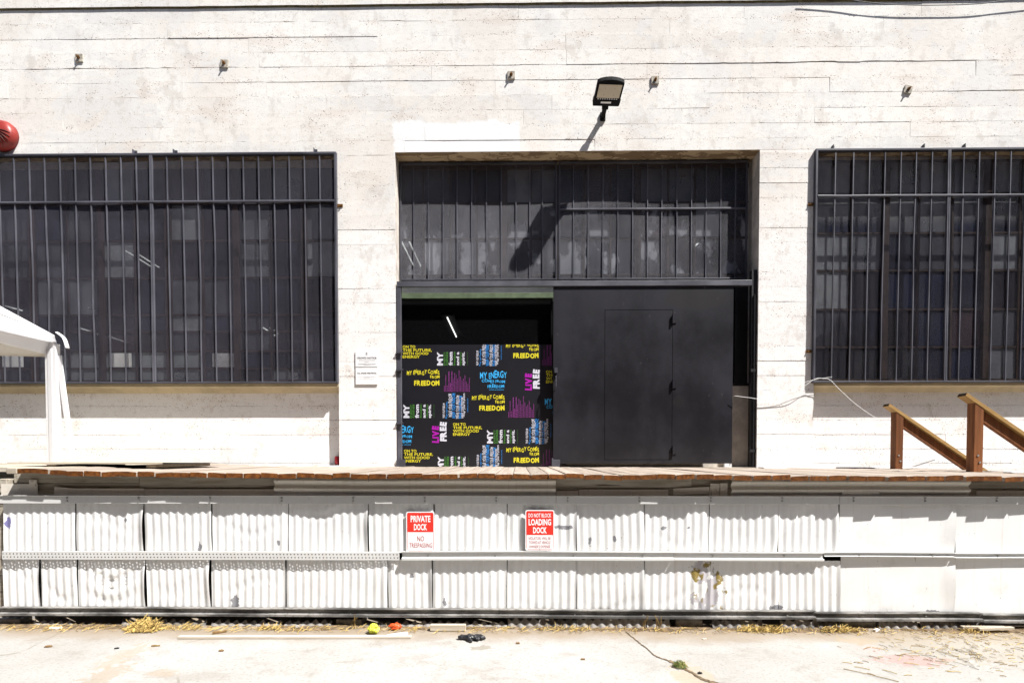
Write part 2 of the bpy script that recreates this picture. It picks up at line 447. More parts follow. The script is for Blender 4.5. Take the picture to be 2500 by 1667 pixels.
M_LENS = plain('lamp_lens', (.62, .55, .43), .35, .5, var=.05, nscale=3)
M_BANNER = plain('banner_black_vinyl', (.0095, .0095, .0135), .38, .5, var=.15, nscale=1.5)
INK = {k: plain('ink_' + k, c, .45, .4, var=.04) for k, c in dict(yellow=(.66, .58, .025), white=(.62, .62, .70), green=(.055, .20, .03), blue=(.03, .26, .72),
       sky=(.045, .42, .85), purple=(.20, .035, .19), magenta=(.36, .008, .34)).items()}

# ------------------------------------------------------------------ ground
def ground_mat():
    n = NT('sunlit_concrete_pavement', .9, .15)
    f = n.noise(.8, 6, .6); g = n.noise(5, 6, .68); s = n.noise(48, 4, .7)
    b = n.mix(n.step(f, .35, .68), (.375, .367, .35), (.32, .31, .29))
    b = n.mix(n.mul(n.step(g, .50, .74), .6), b, (.235, .215, .185))
    b = n.mix(n.mul(n.step(s, .50, .72), .65), b, (.19, .17, .145))
    b = n.mix(n.mul(n.step(n.noise(1.7, 5, .7, n.scale((1, 2.2, 1), off=(4, 4, 0))), .54, .64), .35), b, (.24, .21, .175))
    ck = n.voro(.9, n.mix(.4, n.pos, n.t.nodes.new('ShaderNodeTexNoise').outputs['Color']), 'DISTANCE_TO_EDGE')
    b = n.mix(n.mul(n.step(ck, .006, .002), n.step(n.noise(1.1, 2), .54, .62, 0, .5)), b, (.16, .135, .10))
    # soil washed out along the foot of the dock
    e = n.math('ADD', n.y, n.mul(n.math('SUBTRACT', n.noise(2.2, 5, .65), .5), .38))
    b = n.mix(n.mul(n.step(e, -2.98, -2.66), .8), b, (.235, .18, .12))
    for (px, py, r, c, k, sq) in ((2225, 1611, .11, (.36, .19, .17), .6, (.42, 1, 1)), (2110, 1575, .10, (.46, .30, .27), .5, (1, .6, 1)), (1175, 1581, .05, (.2, .175, .13), .75, (.5, 1, 1)),
                              (300, 1600, .10, (.33, .265, .19), .6, (1.1, .35, 1)), (258, 1648, .10, (.30, .24, .17), .7, (.9, .5, 1)), (400, 1642, .07, (.32, .24, .15), .5, (.6, 1, 1)),
                              (2090, 1562, .10, (.30, .24, .15), .6, (.6, 1, 1)), (2400, 1575, .42, (.30, .255, .19), .5, (.5, 1, 1)), (1690, 1650, .14, (.36, .29, .2), .7, (1, .6, 1))):
        b = n.mix(n.mul(n.blob(tuple(PZ(px, py, 0)), r, 1.5, 14, sq), k * .8), b, c)
    sp = n.mul(n.voro(9, None), 1)
    b = n.mix(n.mul(n.step(n.math('ADD', sp, n.mul(n.noise(50), .1)), .085, .06), .6), b, (.12, .09, .06))
    n.color(b)
    n.bump(n.math('ADD', n.mul(s, .6), g), .35, .006)
    return n.mat
M_GROUND = ground_mat()
g = MB(); g.face([(-120, -150, 0), (120, -150, 0), (120, 60, 0), (-120, 60, 0)])
gr = g.build('ground', M_GROUND); gr['kind'] = 'structure'
# dark asphalt lane added out of view to cut ground bounce into the shadows
g = MB(); g.face([(-120, -150, .004), (120, -150, .004), (120, -4.6, .004), (-120, -4.6, .004)])
o = g.build('bounce_cut_lane', plain('asphalt', (.055, .055, .056), .9, .2, var=.3, nscale=20)); o['kind'] = 'structure'

# brick building added unseen behind the camera to cut sky fill in the shadows
ob = thing('sky_blocker_building', 'long low brick building added behind the camera to cut sky light on the dock', 'building', (0, -12.8, 0))
mb = MB(); mb.box(-34, 34, -24, -12.8, 0, 10.4); mb.build('wall', plain('dark_brick', (.17, .085, .065), .9, .1, var=.4, nscale=8), ob)
mb = MB(); mb.box(-34.2, 34.2, -24.2, -12.6, 10.404, 10.8); mb.build('parapet', plain('parapet_coping', (.25, .24, .22), .9, .1), ob)
for k in range(12):
    x_ = -30 + k * 5.4; mb = MB(); mb.box(x_, x_ + 2.6, -12.8, -12.76, 1.6, 3.9); wn_ = mb.build('window', M_BLACK, ob)
    mb = MB(); mb.box(x_ - .1, x_ + 2.7, -12.8, -12.68, 1.45, 1.59); mb.build('window_sill', plain('sill', (.3, .29, .27)) if k == 0 else bpy.data.materials['sill'], wn_)
# ================================================================== WAREHOUSE
wh = thing('warehouse', 'long white board-formed concrete warehouse wall with big barred windows and a recessed doorway', 'building', (0, 0, 0))
ZL = P(1400, 369, 0).z                       # head of the doorway and of the window bays
XB0 = P(826, 750, 0).x                       # left bay ends
XD0, XD1 = P(966, 750, 0).x, P(1851, 750, 0).x
XB1 = P(1989, 750, 0).x
ZTOP, ZBAND = P(1250, -60, 0).z + 1.2, P(1250, 13, 0).z
XA, XZ = -9.0, 9.0
WD = .36                                     # wall thickness
REC = .12                                    # recess of the spandrels
ZSILL = P(400, 958, REC).z
ZDECK = 1.25
def vn(x, seed):
    return mnoise.noise(Vector((x, seed * 3.17, seed * 1.31)))
STRONG = [(P(a, y, 0).x, P(b, y, 0).x, P((a + b) / 2, y, 0).z, k) for a, b, y, k in ((142, 625, 166, 1), (500, 830, 59, .9), (870, 1395, 57, .8), (0, 350, 236, .7), (1715, 2445, 152, .9), (1515, 1645, 160, .7), (2340, 2560, 219, .9),
    (2025, 2120, 223, .6), (2152, 2237, 256, .6), (2160, 2235, 186, .8), (2450, 2560, 183, .7), (1950, 2060, 49, .5), (1070, 1330, 197, .5), (1260, 1330, 163, .7), (1930, 1985, 118, .9), (830, 960, 376, .9), (0, 145, 269, .5), (1390, 1640, 92, .4), (255, 850, 340, .4), (840, 1000, 340, .4), (1280, 1900, 338, .4), (2000, 2500, 116, .3))]
def board_rows(mb, xa, xb, zlist, Y0, seed0=0):
    """board marks of the formwork: every course a little in or out, with crumbled joints"""
    rr = random.Random(seed0 * 7 + 3)
    for i in range(len(zlist) - 1):
        z0, z1 = zlist[i], zlist[i + 1]
        x = xa
        while x < xb - 1e-6:
            L = rr.uniform(1.8, 4.6); xe = min(xb, x + L)
            if xb - xe < .5: xe = xb
            off = rr.uniform(-.0022, .0022); tilt = rr.uniform(-.0018, .0018)
            nseg = max(2, int((xe - x) / .07)); ga = rr.uniform(-.45, .16) ; sd = rr.uniform(0, 99)
            base = len(mb.v)
            for k in range(nseg + 1):
                xx = x + (xe - x) * k / nseg
                if k in (0, nseg): xx += (.0012 if k == 0 else -.0012) * (0 if xx in (xa, xb) else 1)
                gb = max(0, vn(xx * 1.1, sd) + ga) * .008 + max(0, vn(xx * 17, sd + 5)) * .0022
                gt = max(0, vn(xx * 1.3, sd + 9) - .1) * .003 + max(0, vn(xx * 21, sd + 7)) * .002
                if xb - xa < 3: gb *= .35; gt *= .5
                if i == 0: gb = 0
                elif Y0 == 0:
                    for (sa, sb, sz, sk) in STRONG:
                        if sa < xx < sb and abs(sz - z0) < .06 and vn(xx * 1.6, sd + 3) + .5 * vn(xx * 6, sd + 4) > -.16: gb += sk * max(.001, .007 + .011 * vn(xx * 4, sd + 1) + .007 * vn(xx * 21, sd)) * min(1, (xx - sa) / .15, (sb - xx) / .15)
                yy = Y0 + off + .0015 * vn(xx * 2.2, sd + 2) - .003
                mb.v += [(xx, yy - tilt, z0 + gb), (xx, yy + tilt, z1 - gt), (xx, Y0 + .007, z0 + gb), (xx, Y0 + .007, z1 - gt)]
            for k in range(nseg):
                a = base + 4 * k; b = a + 4
                mb.f += [(a, b, b + 1, a + 1), (a + 2, b + 2, b, a), (a + 1, b + 1, b + 3, a + 3)]; mb.m += [0, 0, 0]
            a = base; mb.f.append((a, a + 1, a + 3, a + 2)); mb.m.append(0)
            a = base + 4 * nseg; mb.f.append((a, a + 2, a + 3, a + 1)); mb.m.append(0)
            x = xe
zc = ZC
rows_top = [ZL] + [zc + k * STEP for k in range(-40, 60) if ZL + .05 < zc + k * STEP < ZBAND - .03] + [ZBAND]
rows_low = [ZDECK] + [zc + k * STEP for k in range(-60, 60) if ZDECK + .05 < zc + k * STEP < ZL - .04] + [ZL]
mb = MB()
board_rows(mb, XA, XZ, rows_top, 0, 1)
board_rows(mb, XB0, XD0, rows_low, 0, 2)
board_rows(mb, XD1, XB1, rows_low, 0, 3)
mb.build('wall', M_WALL, wh)
mb = MB()
rows_sp = [z for z in rows_low if z < ZSILL - .05] + [ZSILL]
board_rows(mb, XA, XB0, rows_sp, REC, 4); mb.build('spandrel_wall', M_WALL, wh)
mb = MB(); board_rows(mb, XB1, XZ, rows_sp, REC, 5); mb.build('spandrel_wall', M_WALL, wh)
core = MB()
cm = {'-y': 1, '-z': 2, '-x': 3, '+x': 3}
core.box(XA, XZ, .007, WD, ZL, ZTOP, 0, mats=cm)
for a, b in ((XB0, XD0), (XD1, XB1)):
    core.box(a, b, .007, WD, 0, ZL, 0, mats=cm)
for a, b in ((XA, XB0), (XB1, XZ)):
    core.box(a, b, REC + .007, WD, 0, ZSILL, 0, mats=cm)
core.build('wall_core', [M_WALL, M_JOINT, M_SOFF, M_REVEAL], wh)
# projecting band along the top
mb = MB()
n = 220
for k in range(n):
    xa_, xb_ = XA + (XZ - XA) * k / n, XA + (XZ - XA) * (k + 1) / n
    da, db = .004 * vn(xa_ * 3, 40), .004 * vn(xb_ * 3, 40)
    mb.face([(xa_, -.024, ZBAND + .008 + da), (xb_, -.024, ZBAND + .008 + db), (xb_, -.024, ZTOP), (xa_, -.024, ZTOP)])
    mb.face([(xa_, -.012, ZBAND - .006 + da), (xb_, -.012, ZBAND - .006 + db), (xb_, -.024, ZBAND + .008 + db), (xa_, -.024, ZBAND + .008 + da)], 1)
    mb.face([(xa_, .006, ZBAND - .006 + da), (xb_, .006, ZBAND - .006 + db), (xb_, -.012, ZBAND - .006 + db), (xa_, -.012, ZBAND - .006 + da)], 1)
mb.build('cornice_band', [M_WALL, plain('dark_drip_edge', (.13, .11, .06), .9, .1, var=.5, nscale=20)], wh)  # lower edge of the band is darker than its face
mb = MB(); mb.box(XA, XD0 - .02, -.16, -.005, 1.0, P(500, 1137, -.1).z + .004); mb.build('foot_ledge', M_WALL, wh, bevel=.006)
mb = MB(); mb.box(XD1 + .02, XZ, -.16, -.005, 1.0, P(2000, 1140, -.1).z + .004); mb.build('foot_ledge', M_WALL, wh, bevel=.006)
# interior shell
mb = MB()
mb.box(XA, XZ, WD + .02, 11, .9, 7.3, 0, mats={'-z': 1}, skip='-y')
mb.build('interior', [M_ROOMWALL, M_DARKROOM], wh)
# sloping cream sills
for nm, a, b in (('l', XA, XB0), ('r', XB1, XZ)):
    mb = MB()
    prof = [(-.005, ZSILL + .125), (-.012, ZSILL + .062), (.05, ZSILL + .045), (REC - .015, ZSILL - .012), (REC + .005, ZSILL - .012), (WD - .02, ZSILL + .004), (WD - .02, ZSILL + .13)]
    nseg = 40
    for k in range(nseg):
        x0, x1 = a + (b - a) * k / nseg, a + (b - a) * (k + 1) / nseg
        for j in range(len(prof)):
            (y0, z0), (y1, z1) = prof[j], prof[(j + 1) % len(prof)]
            mb.face([(x0, y0, z0), (x0, y1, z1), (x1, y1, z1), (x1, y0, z0)])
    mb.build('window_sill', M_SILL, wh)

# ------------------------------------------------------------------ windows: sash bars and panes
def window(xa, xb, z0, z1, Y, xlines, zlines, big, header=None):
    fr = MB()
    fr.box(xa, xb, Y - .03, Y + .05, z0, z0 + .05); fr.box(xa, xb, Y - .03, Y + .05, z1 - .05, z1)
    root = fr.build('window', M_BROWN, wh)
    for x in xlines:
        wv_ = .075 if x in big else .026
        m_ = MB(); m_.box(x - wv_ / 2, x + wv_ / 2, Y - (.045 if x in big else .018), Y + .03, z0 + .05, z1 - .05)
        m_.build('mullion' if x in big else 'muntin', M_BROWN, root)
    for z in zlines:
        m_ = MB(); m_.box(xa, xb, Y - .0125, Y + .025, z - .013, z + .013); m_.build('muntin', M_BROWN, root)
    xs = [xa] + sorted(xlines) + [xb]; zs = [z0 + .05] + sorted(zlines) + [z1 - .05]
    cache = {}
    for i in range(len(xs) - 1):
        for j in range(len(zs) - 1):
            wdt, hgt = round(xs[i + 1] - xs[i], 3), round(zs[j + 1] - zs[j], 3)
            if (wdt, hgt) not in cache:
                p = MB(); p.box(-wdt / 2, wdt / 2, -.002, .002, -hgt / 2, hgt / 2)
                me = bpy.data.meshes.new('pane'); me.from_pydata(p.v, [], p.f); me.materials.append(M_GLASS); cache[(wdt, hgt)] = me
            o = link('pane', cache[(wdt, hgt)]); o.location = ((xs[i] + xs[i + 1]) / 2, Y + .004, (zs[j] + zs[j + 1]) / 2)
            o.rotation_euler = (rad(R.uniform(-.5, .5)), 0, rad(R.uniform(-.5, .5))); put(o, root)
    if header:
        m_ = MB(); m_.box(xa, xb, Y - .06, Y - .0485, header, z1 + .0); m_.build('head_board', M_HEADER, root)
    return root
YW = .22
def Xw(px): return P(px, 700, YW).x
def Zw(py): return P(1250, py, YW).z
xl = [Xw(250 + 82.5 * k) for k in range(-5, 7)]
window(XA, XB0 - .01, ZSILL + .13, ZL - .005, YW, [x for x in xl if XA < x < XB0 - .1], [Zw(y) for y in (495, 585, 676, 767, 808, 856, 898)], [Xw(250 + 82.5 * k) for k in range(-4, 7, 2)], Zw(412))
xr = [Xw(2075 + 82 * k) for k in range(0, 9)]
window(XB1 + .01, XZ, ZSILL + .13, ZL - .005, YW, xr, [Zw(y) for y in (480, 575, 665, 759, 850)], [Xw(2075 + 82 * k) for k in range(1, 9, 3)], Zw(402))
# transom window over the door, sidelight to the right of it
YT = .335
ZT0 = P(1400, 702, YT).z
xt = [P(px, 600, YT).x for px in (1035, 1100, 1165, 1232, 1296, 1362, 1425, 1490, 1556, 1630, 1695, 1760)]
window(XD0, XD1, ZT0, ZL - .004, YT, xt, [P(1400, y, YT).z for y in (497, 583, 672)], [xt[3], xt[8]])
# low wall and dark sidelight beside the sliding door, behind the track
ZSL = P(1810, 942, .26).z
mb = MB(); mb.box(P(1345, 900, .26).x, XD1, .26, WD, 0, ZSL, 0); mb.build('low_wall', M_REVEAL, wh)
mb = MB(); mb.box(P(1345, 900, .3).x, XD1, .30, .33, ZSL, ZT0, 0)
for px in (1797, 1832): x_ = P(px, 800, .28).x; mb.box(x_ - .02, x_ + .02, .27, .30, ZSL, ZT0)
mb.box(P(1345, 900, .3).x, XD1, .255, .30, ZSL, ZSL + .035)
mb.build('side_light', M_BLACK, wh)
# green lintel beam above the glass
mb = MB()
zg0, zg1 = P(1160, 727, .27).z, P(1160, 690, .27).z
mb.box(XD0, P(1360, 700, .27).x, .265, .37, zg0 + .03, zg1 + .02); mb.box(XD0, P(1360, 700, .27).x, .14, .37, P(1160, 729, .15).z + .002, zg0 + .0275)
mb.build('lintel_beam', M_GREEN, wh, bevel=.004)
ZDK = P(1200, 1139, .2).z                     # threshold at the doorway
mb = MB(); mb.box(XD0, XD1, -.01, WD, .9, ZDK - .004); mb.build('threshold', M_GREYW, wh)
# door glass above the banner
gx0, gx1 = P(972, 900, .15).x, P(1358, 900, .15).x
zg2 = P(1160, 729, .15).z
mb = MB(); mb.box(gx0, gx1, .15, .156, ZDK, zg2); mb.build('door_glass', M_CLEAR, wh)
M_DGREEN = plain('dark_green_frame', (.03, .042, .025), .6, .3)
for xa_, xb_ in ((gx0, gx0 + .035), (gx1 - .05, gx1)):
    mb = MB(); mb.box(xa_, xb_, .135, .19, ZDK, zg2); mb.build('door_stile', M_DGREEN, wh)

# ================================================================== SECURITY GRILLES
def expanded(name, xa, xb, z0, z1, Y, parent, cw=.0145, ch=.028, wd=.0023, belly=.006, seed=1):
    """expanded metal: upright zigzag strands that meet at the knuckles, one joined sheet"""
    ns = int((xb - xa) / (cw / 2)); nk = int((z1 - z0) / (ch / 2)) + 1
    i = np.arange(ns)[:, None]; k = np.arange(nk)[None, :]
    zig = np.where((i + k) % 2 == 0, .22, .78)
    x = xa + (i + zig) * (cw / 2)
    z = np.broadcast_to(z0 + k * (ch / 2), x.shape)
    y = Y + belly * np.sin(x * 3.1 + seed) * np.sin(z * 2.3 + seed * 2) + .0006 * ((i + k) % 2)
    V = np.empty((ns, nk, 2, 3))
    V[..., 0, 0] = x - wd / 2; V[..., 1, 0] = x + wd / 2
    V[..., 0, 1] = y - .0007; V[..., 1, 1] = y + .0007
    V[..., 0, 2] = z; V[..., 1, 2] = z
    idx = np.arange(ns * nk * 2).reshape(ns, nk, 2)
    Fq = np.stack([idx[:, :-1, 0], idx[:, :-1, 1], idx[:, 1:, 1], idx[:, 1:, 0]], -1).reshape(-1, 4)
    me = bpy.data.meshes.new(name)
    me.vertices.add(ns * nk * 2); me.vertices.foreach_set('co', V.astype(np.float32).ravel())
    me.loops.add(Fq.size); me.loops.foreach_set('vertex_index', Fq.astype(np.int32).ravel())
    me.polygons.add(len(Fq)); me.polygons.foreach_set('loop_start', np.arange(0, Fq.size, 4, dtype=np.int32))
    me.update(calc_edges=True); me.materials.append(M_MESH_LIT if Y > .1 else M_MESH)
    o = link(name, me, parent, kind='stuff'); return o

def grille(label, xa, xb, z0, z1, Y, bars, posts, rails, ym=.028, standoff=.06, brackets=(), sidebr=(), group='window grilles', deep=True, seed=1, lean=.0, fw=.027):
    t = thing('security_grille', label, 'grille', (0, Y, z0), group)
    fr = MB()
    d0, d1 = Y, Y + (standoff if deep else .03)
    fr.box(xa, xb, d0, d1, z1 - fw, z1); fr.box(xa, xb, d0, d1, z0, z0 + fw * .8)
    fr.box(xa, xa + fw, d0, d1, z0 + fw * .8, z1 - fw); fr.box(xb - fw, xb, d0, d1, z0 + fw * .8, z1 - fw)
    fr.build('frame', M_STEEL, t, bevel=.003)
    for x in posts:
        m_ = MB()
        for s_ in (-1, 1): m_.box(x + s_ * .011 - .009, x + s_ * .011 + .009, Y + .001, Y + .027, z0 + fw * .8, z1 - fw)
        m_.build('post', M_STEELB, t, bevel=.003)
    for z in rails:
        m_ = MB(); m_.box(xa + fw, xb - fw, Y - .006, Y + .022, z - .011, z + .011); m_.build('rail', M_STEELB, t, bevel=.003)
    rr = random.Random(seed)
    zz = [z0 + fw * .8 + .001] + sorted(rails) + [z1 - fw - .001]
    for x in bars:
        dx = lean + rr.uniform(-.004, .004); bent = rr.random() < .22
        zb = sorted(rails)
        lo, hi = z0 + fw * .8 + .002, z1 - fw - .024
        pts = []
        nP = 9
        bm_ = rr.uniform(-.02, .02) if bent else rr.uniform(-.004, .004); zk = rr.uniform(.3, .6)
        for k in range(nP + 1):
            f = k / nP
            b_ = bm_ * math.exp(-((f - zk) / .16) ** 2)
            pts.append((x + dx * (1 - f) + b_, Y + .008, lo + (hi - lo) * f))
        m_ = MB()
        for (px_, py_, pz_) in pts:
            m_.v += [(px_ - .006, py_, pz_), (px_ + .006, py_, pz_), (px_ + .006, py_ + .016, pz_), (px_ - .006, py_ + .016, pz_)]
        for k in range(nP):
            for j in range(4): a_, b_ = 4 * k + j, 4 * k + (j + 1) % 4; m_.f.append((a_, b_, b_ + 4, a_ + 4)); m_.m.append(0)
        m_.f += [(0, 3, 2, 1), tuple(4 * nP + j for j in range(4))]; m_.m += [0, 0]
        m_.build('bar', M_STEELB, t)
    expanded('mesh_screen', xa + fw * .6, xb - fw * .6, z0 + .012, z1 - .015, Y + ym, t, seed=seed)
    for x in brackets:
        m_ = MB(); m_.box(x - .018, x + .018, -.012, -.004, z1 - .01, z1 + .055); m_.box(x - .018, x - .011, -.05, -.012, z1 + .0, z1 + .055)
        m_.tube([(x + .003, -.014, z1 + .036), (x + .003, -.024, z1 + .036)], .008, 6)
        m_.build('bracket', M_STEEL, t)
    for x, z, s_ in sidebr:
        m_ = MB(); m_.box(min(x, x + s_ * .07), max(x, x + s_ * .07), -.012, -.004, z - .02, z + .02)
        m_.tube([(x + s_ * .05, -.012, z), (x + s_ * .05, -.03, z)], .011, 6)
        m_.build('bracket', M_RUSTB, t)
    return t
YG = -.055
def Xg(px, py=650): return P(px, py, YG).x
ZG1, ZG0 = P(1250, 367, YG).z, P(1250, 934, YG).z
bl = [Xg(33 + 37.35 * k, 500) for k in range(-7, 21) if k != 9]
grille('wide dark steel window grille with expanded mesh, left of the doorway behind the white canopy', XA + 1.3, Xg(822), ZG0, ZG1, YG, [x for x in bl if x > XA + 1.4], [Xg(371)], [Xg(0) * 0 + P(1250, 487, YG).z],
       brackets=[Xg(p, 360) for p in (325, 424, 768)], sidebr=[(Xg(822), P(822, 503, 0).z, 1)], seed=3, lean=.02)
br = [Xg(p, 500) for p in (2040, 2084, 2123, 2161, 2200, 2237, 2276, 2353, 2391, 2430, 2468, 2505, 2543, 2581, 2620, 2660, 2700)]
grille('dark steel window grille with expanded mesh, right of the doorway above the stair rails', Xg(1989), Xg(2735), ZG0 - .005, ZG1 - .005, YG, br, [Xg(2314)], [P(2250, 477, YG).z],
       brackets=[Xg(p, 360) for p in (2039, 2261, 2361)], sidebr=[(Xg(1989), P(1978, 500, 0).z, -1), (Xg(1989), P(1972, 858, 0).z, -1)], seed=8, lean=-.015)
YD = .20
ZA1, ZA0 = P(1400, 394, YD).z, P(1400, 683, YD).z
xpost = P(1362, 600, YD).x
lb = [P(960 + v / 4.48, 600, YD).x for v in (222, 384, 543, 699, 860, 1019, 1182, 1342, 1494, 1636)]
rb = [P(1400 + v / 4.479, 600, YD).x for v in (-2 + 160 - 158, 160, 323, 485, 648, 810, 967, 1128, 1290, 1450, 1610, 1770)][1:]
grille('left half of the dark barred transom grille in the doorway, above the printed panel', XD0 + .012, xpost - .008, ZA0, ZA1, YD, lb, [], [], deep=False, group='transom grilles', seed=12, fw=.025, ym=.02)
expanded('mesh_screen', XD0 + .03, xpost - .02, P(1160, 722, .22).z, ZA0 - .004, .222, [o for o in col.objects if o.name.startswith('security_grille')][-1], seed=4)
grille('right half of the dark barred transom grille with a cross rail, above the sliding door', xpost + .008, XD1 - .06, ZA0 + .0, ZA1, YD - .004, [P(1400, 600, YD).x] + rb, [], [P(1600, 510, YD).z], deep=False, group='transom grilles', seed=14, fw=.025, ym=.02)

# ================================================================== SLIDING DOOR AND TRACK
tr = thing('door_track', 'long grey steel box track spanning the doorway above the sliding door', 'door track', (0, .02, P(1400, 692, .02).z))
zt0, zt1 = P(1400, 698, -.004).z, P(1400, 685, -.004).z
mb = MB(); mb.box(P(968, 692, 0).x + .004, P(1836, 692, 0).x, -.004, .05, zt0, zt1); mb.build('rail', M_STEELB, tr, bevel=.003)
mb = MB(); mb.box(P(968, 900, 0).x + .004, P(979, 900, 0).x, .002, .06, ZDK, zt0 - .002); mb.build('jamb_post', M_STEELB, tr, bevel=.003)
for py in (862, 905, 1035):
    c = P(973, py, -.01); m_ = MB(); m_.box(c.x - .03, c.x + .035, -.018, .002, c.z - .022, c.z + .022); m_.tube([(c.x - .03, -.03, c.z + .01), (c.x + .07, -.03, c.z + .012)], .007, 6); m_.build('catch', M_STEEL, tr)
for px in (980, 1358):
    c = P(px, 1128, -.03); m_ = MB(); m_.box(c.x - .05, c.x + .05, -.045, -.005, ZDK, ZDK + .10); m_.box(c.x - .06, c.x - .04, -.05, -.0, ZDK, ZDK + .12); m_.build('floor_guide', M_STEEL, tr, bevel=.003)
dx0, dx1 = P(1351, 900, .015).x, P(1789, 900, .015).x
dz0, dz1 = P(1570, 1131, .015).z, P(1570, 699, .015).z
sd = thing('sliding_door', 'charcoal painted steel sliding door with a small wicket door in it', 'door', ((dx0 + dx1) / 2, .03, dz0))
wx0, wx1 = P(1477, 900, .015).x, P(1641, 900, .015).x
wz0, wz1 = P(1560, 1121, .015).z, P(1560, 757, .015).z
xs_ = P(1570, 720, .015).x
mb = MB(); gp = .006
def skin(mb, x0, x1, z0, z1): # a sheet with slight oil-canning
    nx, nz = max(2, int((x1 - x0) / .12)), max(2, int((z1 - z0) / .12))
    b = len(mb.v)
    for j in range(nz + 1):
        for i in range(nx + 1):
            x, z = x0 + (x1 - x0) * i / nx, z0 + (z1 - z0) * j / nz
            e = min(i, nx - i, j, nz - j); d = 0 if e == 0 else .0022 * mnoise.noise(Vector((x * 1.7, 3.3, z * 1.7)))
            mb.v.append((x, .015 + d, z))
    for j in range(nz):
        for i in range(nx):
            a = b + j * (nx + 1) + i; mb.f.append((a, a + 1, a + nx + 2, a + nx + 1)); mb.m.append(0)
skin(mb, dx0, wx0 - gp, dz0, dz1); skin(mb, wx1 + gp, dx1, dz0, dz1)
skin(mb, wx0 - gp, xs_ - .001, wz1 + gp, dz1); skin(mb, xs_ + .001, wx1 + gp, wz1 + gp, dz1); skin(mb, wx0 - gp, wx1 + gp, dz0, wz0 - gp)
mb.box(dx0, dx1, .024, .062, dz0, dz1, mats={'-y': 1})
for (a, b, c, d) in ((dx0, dx0, dz0, dz1), (dx1, dx1, dz0, dz1)):
    mb.face([(a, .015, c), (a, .024, c), (a, .024, d), (a, .015, d)])
mb.face([(dx0, .015, dz1), (dx1, .015, dz1), (dx1, .024, dz1), (dx0, .024, dz1)]); mb.face([(dx0, .015, dz0), (dx1, .015, dz0), (dx1, .024, dz0), (dx0, .024, dz0)])
mb.build('door_panel', [M_DOOR, M_BLACK], sd, smooth=False)
mb = MB(); skin(mb, wx0, wx1, wz0, wz1)
mb.face([(wx0, .015, wz0), (wx0, .023, wz0), (wx0, .023, wz1), (wx0, .015, wz1)]); mb.face([(wx1, .015, wz0), (wx1, .023, wz0), (wx1, .023, wz1), (wx1, .015, wz1)])
mb.face([(wx0, .015, wz1), (wx1, .015, wz1), (wx1, .023, wz1), (wx0, .023, wz1)])
wk = mb.build('wicket_door', M_DOOR, sd)
for py in (779, 938, 1099):
    c = P(1643, py, 0); m_ = MB(); m_.tube([(c.x, -.002, c.z - .055), (c.x, -.002, c.z + .055)], .015, 10); m_.box(c.x - .004, c.x + .05, .004, .012, c.z - .048, c.z + .048); m_.build('hinge', M_DOOR, wk, smooth=False)
c = P(1355, 920, 0); m_ = MB()
m_.box(c.x - .008, c.x + .032, -.022, .014, P(1355, 910, 0).z, P(1355, 898, 0).z); m_.tube([(c.x + .012, .012, P(1355, 918, 0).z), (c.x + .012, -.035, P(1355, 922, 0).z), (c.x + .010, -.035, P(1355, 944, 0).z), (c.x + .0, .012, P(1355, 952, 0).z)], .007, 8)
m_.build('handle', M_STEEL, sd)
m_ = MB(); c = P(1782, 1133, 0); m_.box(c.x - .07, c.x - .01, .0, .05, ZDK + .002, dz0 - .001); m_.box(c.x - .0, c.x + .035, .03, .05, ZDK, ZDK + .09); m_.build('roller', M_WHITE, sd)
# upright pipe against the right jamb
x_ = P(1841, 900, .04).x
dp = MB(); dp.box(x_ - .045, x_ + .045, .03, .10, ZDK, P(1841, 660, .05).z); dp.tube([(x_ - .012, .018, ZDK), (x_ - .012, .018, P(1841, 960, .05).z), (x_ - .012, .018, P(1841, 720, .05).z)], .008, 8)
for py in (905, 1100): c = P(1841, py, .05); dp.box(x_ - .055, x_ + .055, .012, .035, c.z - .02, c.z + .02)
tag(dp.build('door_post', M_BLACK, None), 'narrow black steel post with a thin conduit at the right jamb of the doorway', 'post')

# ================================================================== LETTERING
_cache = {}
def geo(s, off=0.0):
    """outline of a string as (verts, faces) in a unit-size plane"""
    if (s, off) in _cache: return _cache[(s, off)]
    c = bpy.data.curves.new('t', 'FONT'); c.body = s; c.size = 1; c.offset = off; c.resolution_u = 2; c.fill_mode = 'FRONT'
    o = bpy.data.objects.new('t', c)
    me = bpy.data.meshes.new_from_object(o)
    v = [(p.co.x, p.co.y) for p in me.vertices]; f = [tuple(p.vertices) for p in me.polygons]
    bpy.data.objects.remove(o); bpy.data.curves.remove(c); bpy.data.meshes.remove(me)
    _cache[(s, off)] = (v, f); return v, f
def word(s, off=.02, jumble=0, rot=0, seed=1, small=False):
    """a word whose letters may dance"""
    if not jumble and not rot: return geo(s, off)
    rr = random.Random(seed); V, Fc = [], []; x = 0
    for ch in s:
        if ch == ' ': x += .30; continue
        v, f = geo(ch, off); x0 = min(p[0] for p in v); x1 = max(p[0] for p in v)
        k = rr.uniform(.85, 1.2) if small else 1; a = rr.uniform(-rot, rot); dy = rr.uniform(-jumble, jumble)
        n = len(V)
        for (px, py) in v:
            px, py = (px - x0) * k, py * k
            V.append((x + px * math.cos(a) - py * math.sin(a), dy + px * math.sin(a) + py * math.cos(a)))
        Fc += [tuple(n + i for i in q) for q in f]
        x += (x1 - x0) * k + .06
    return V, Fc
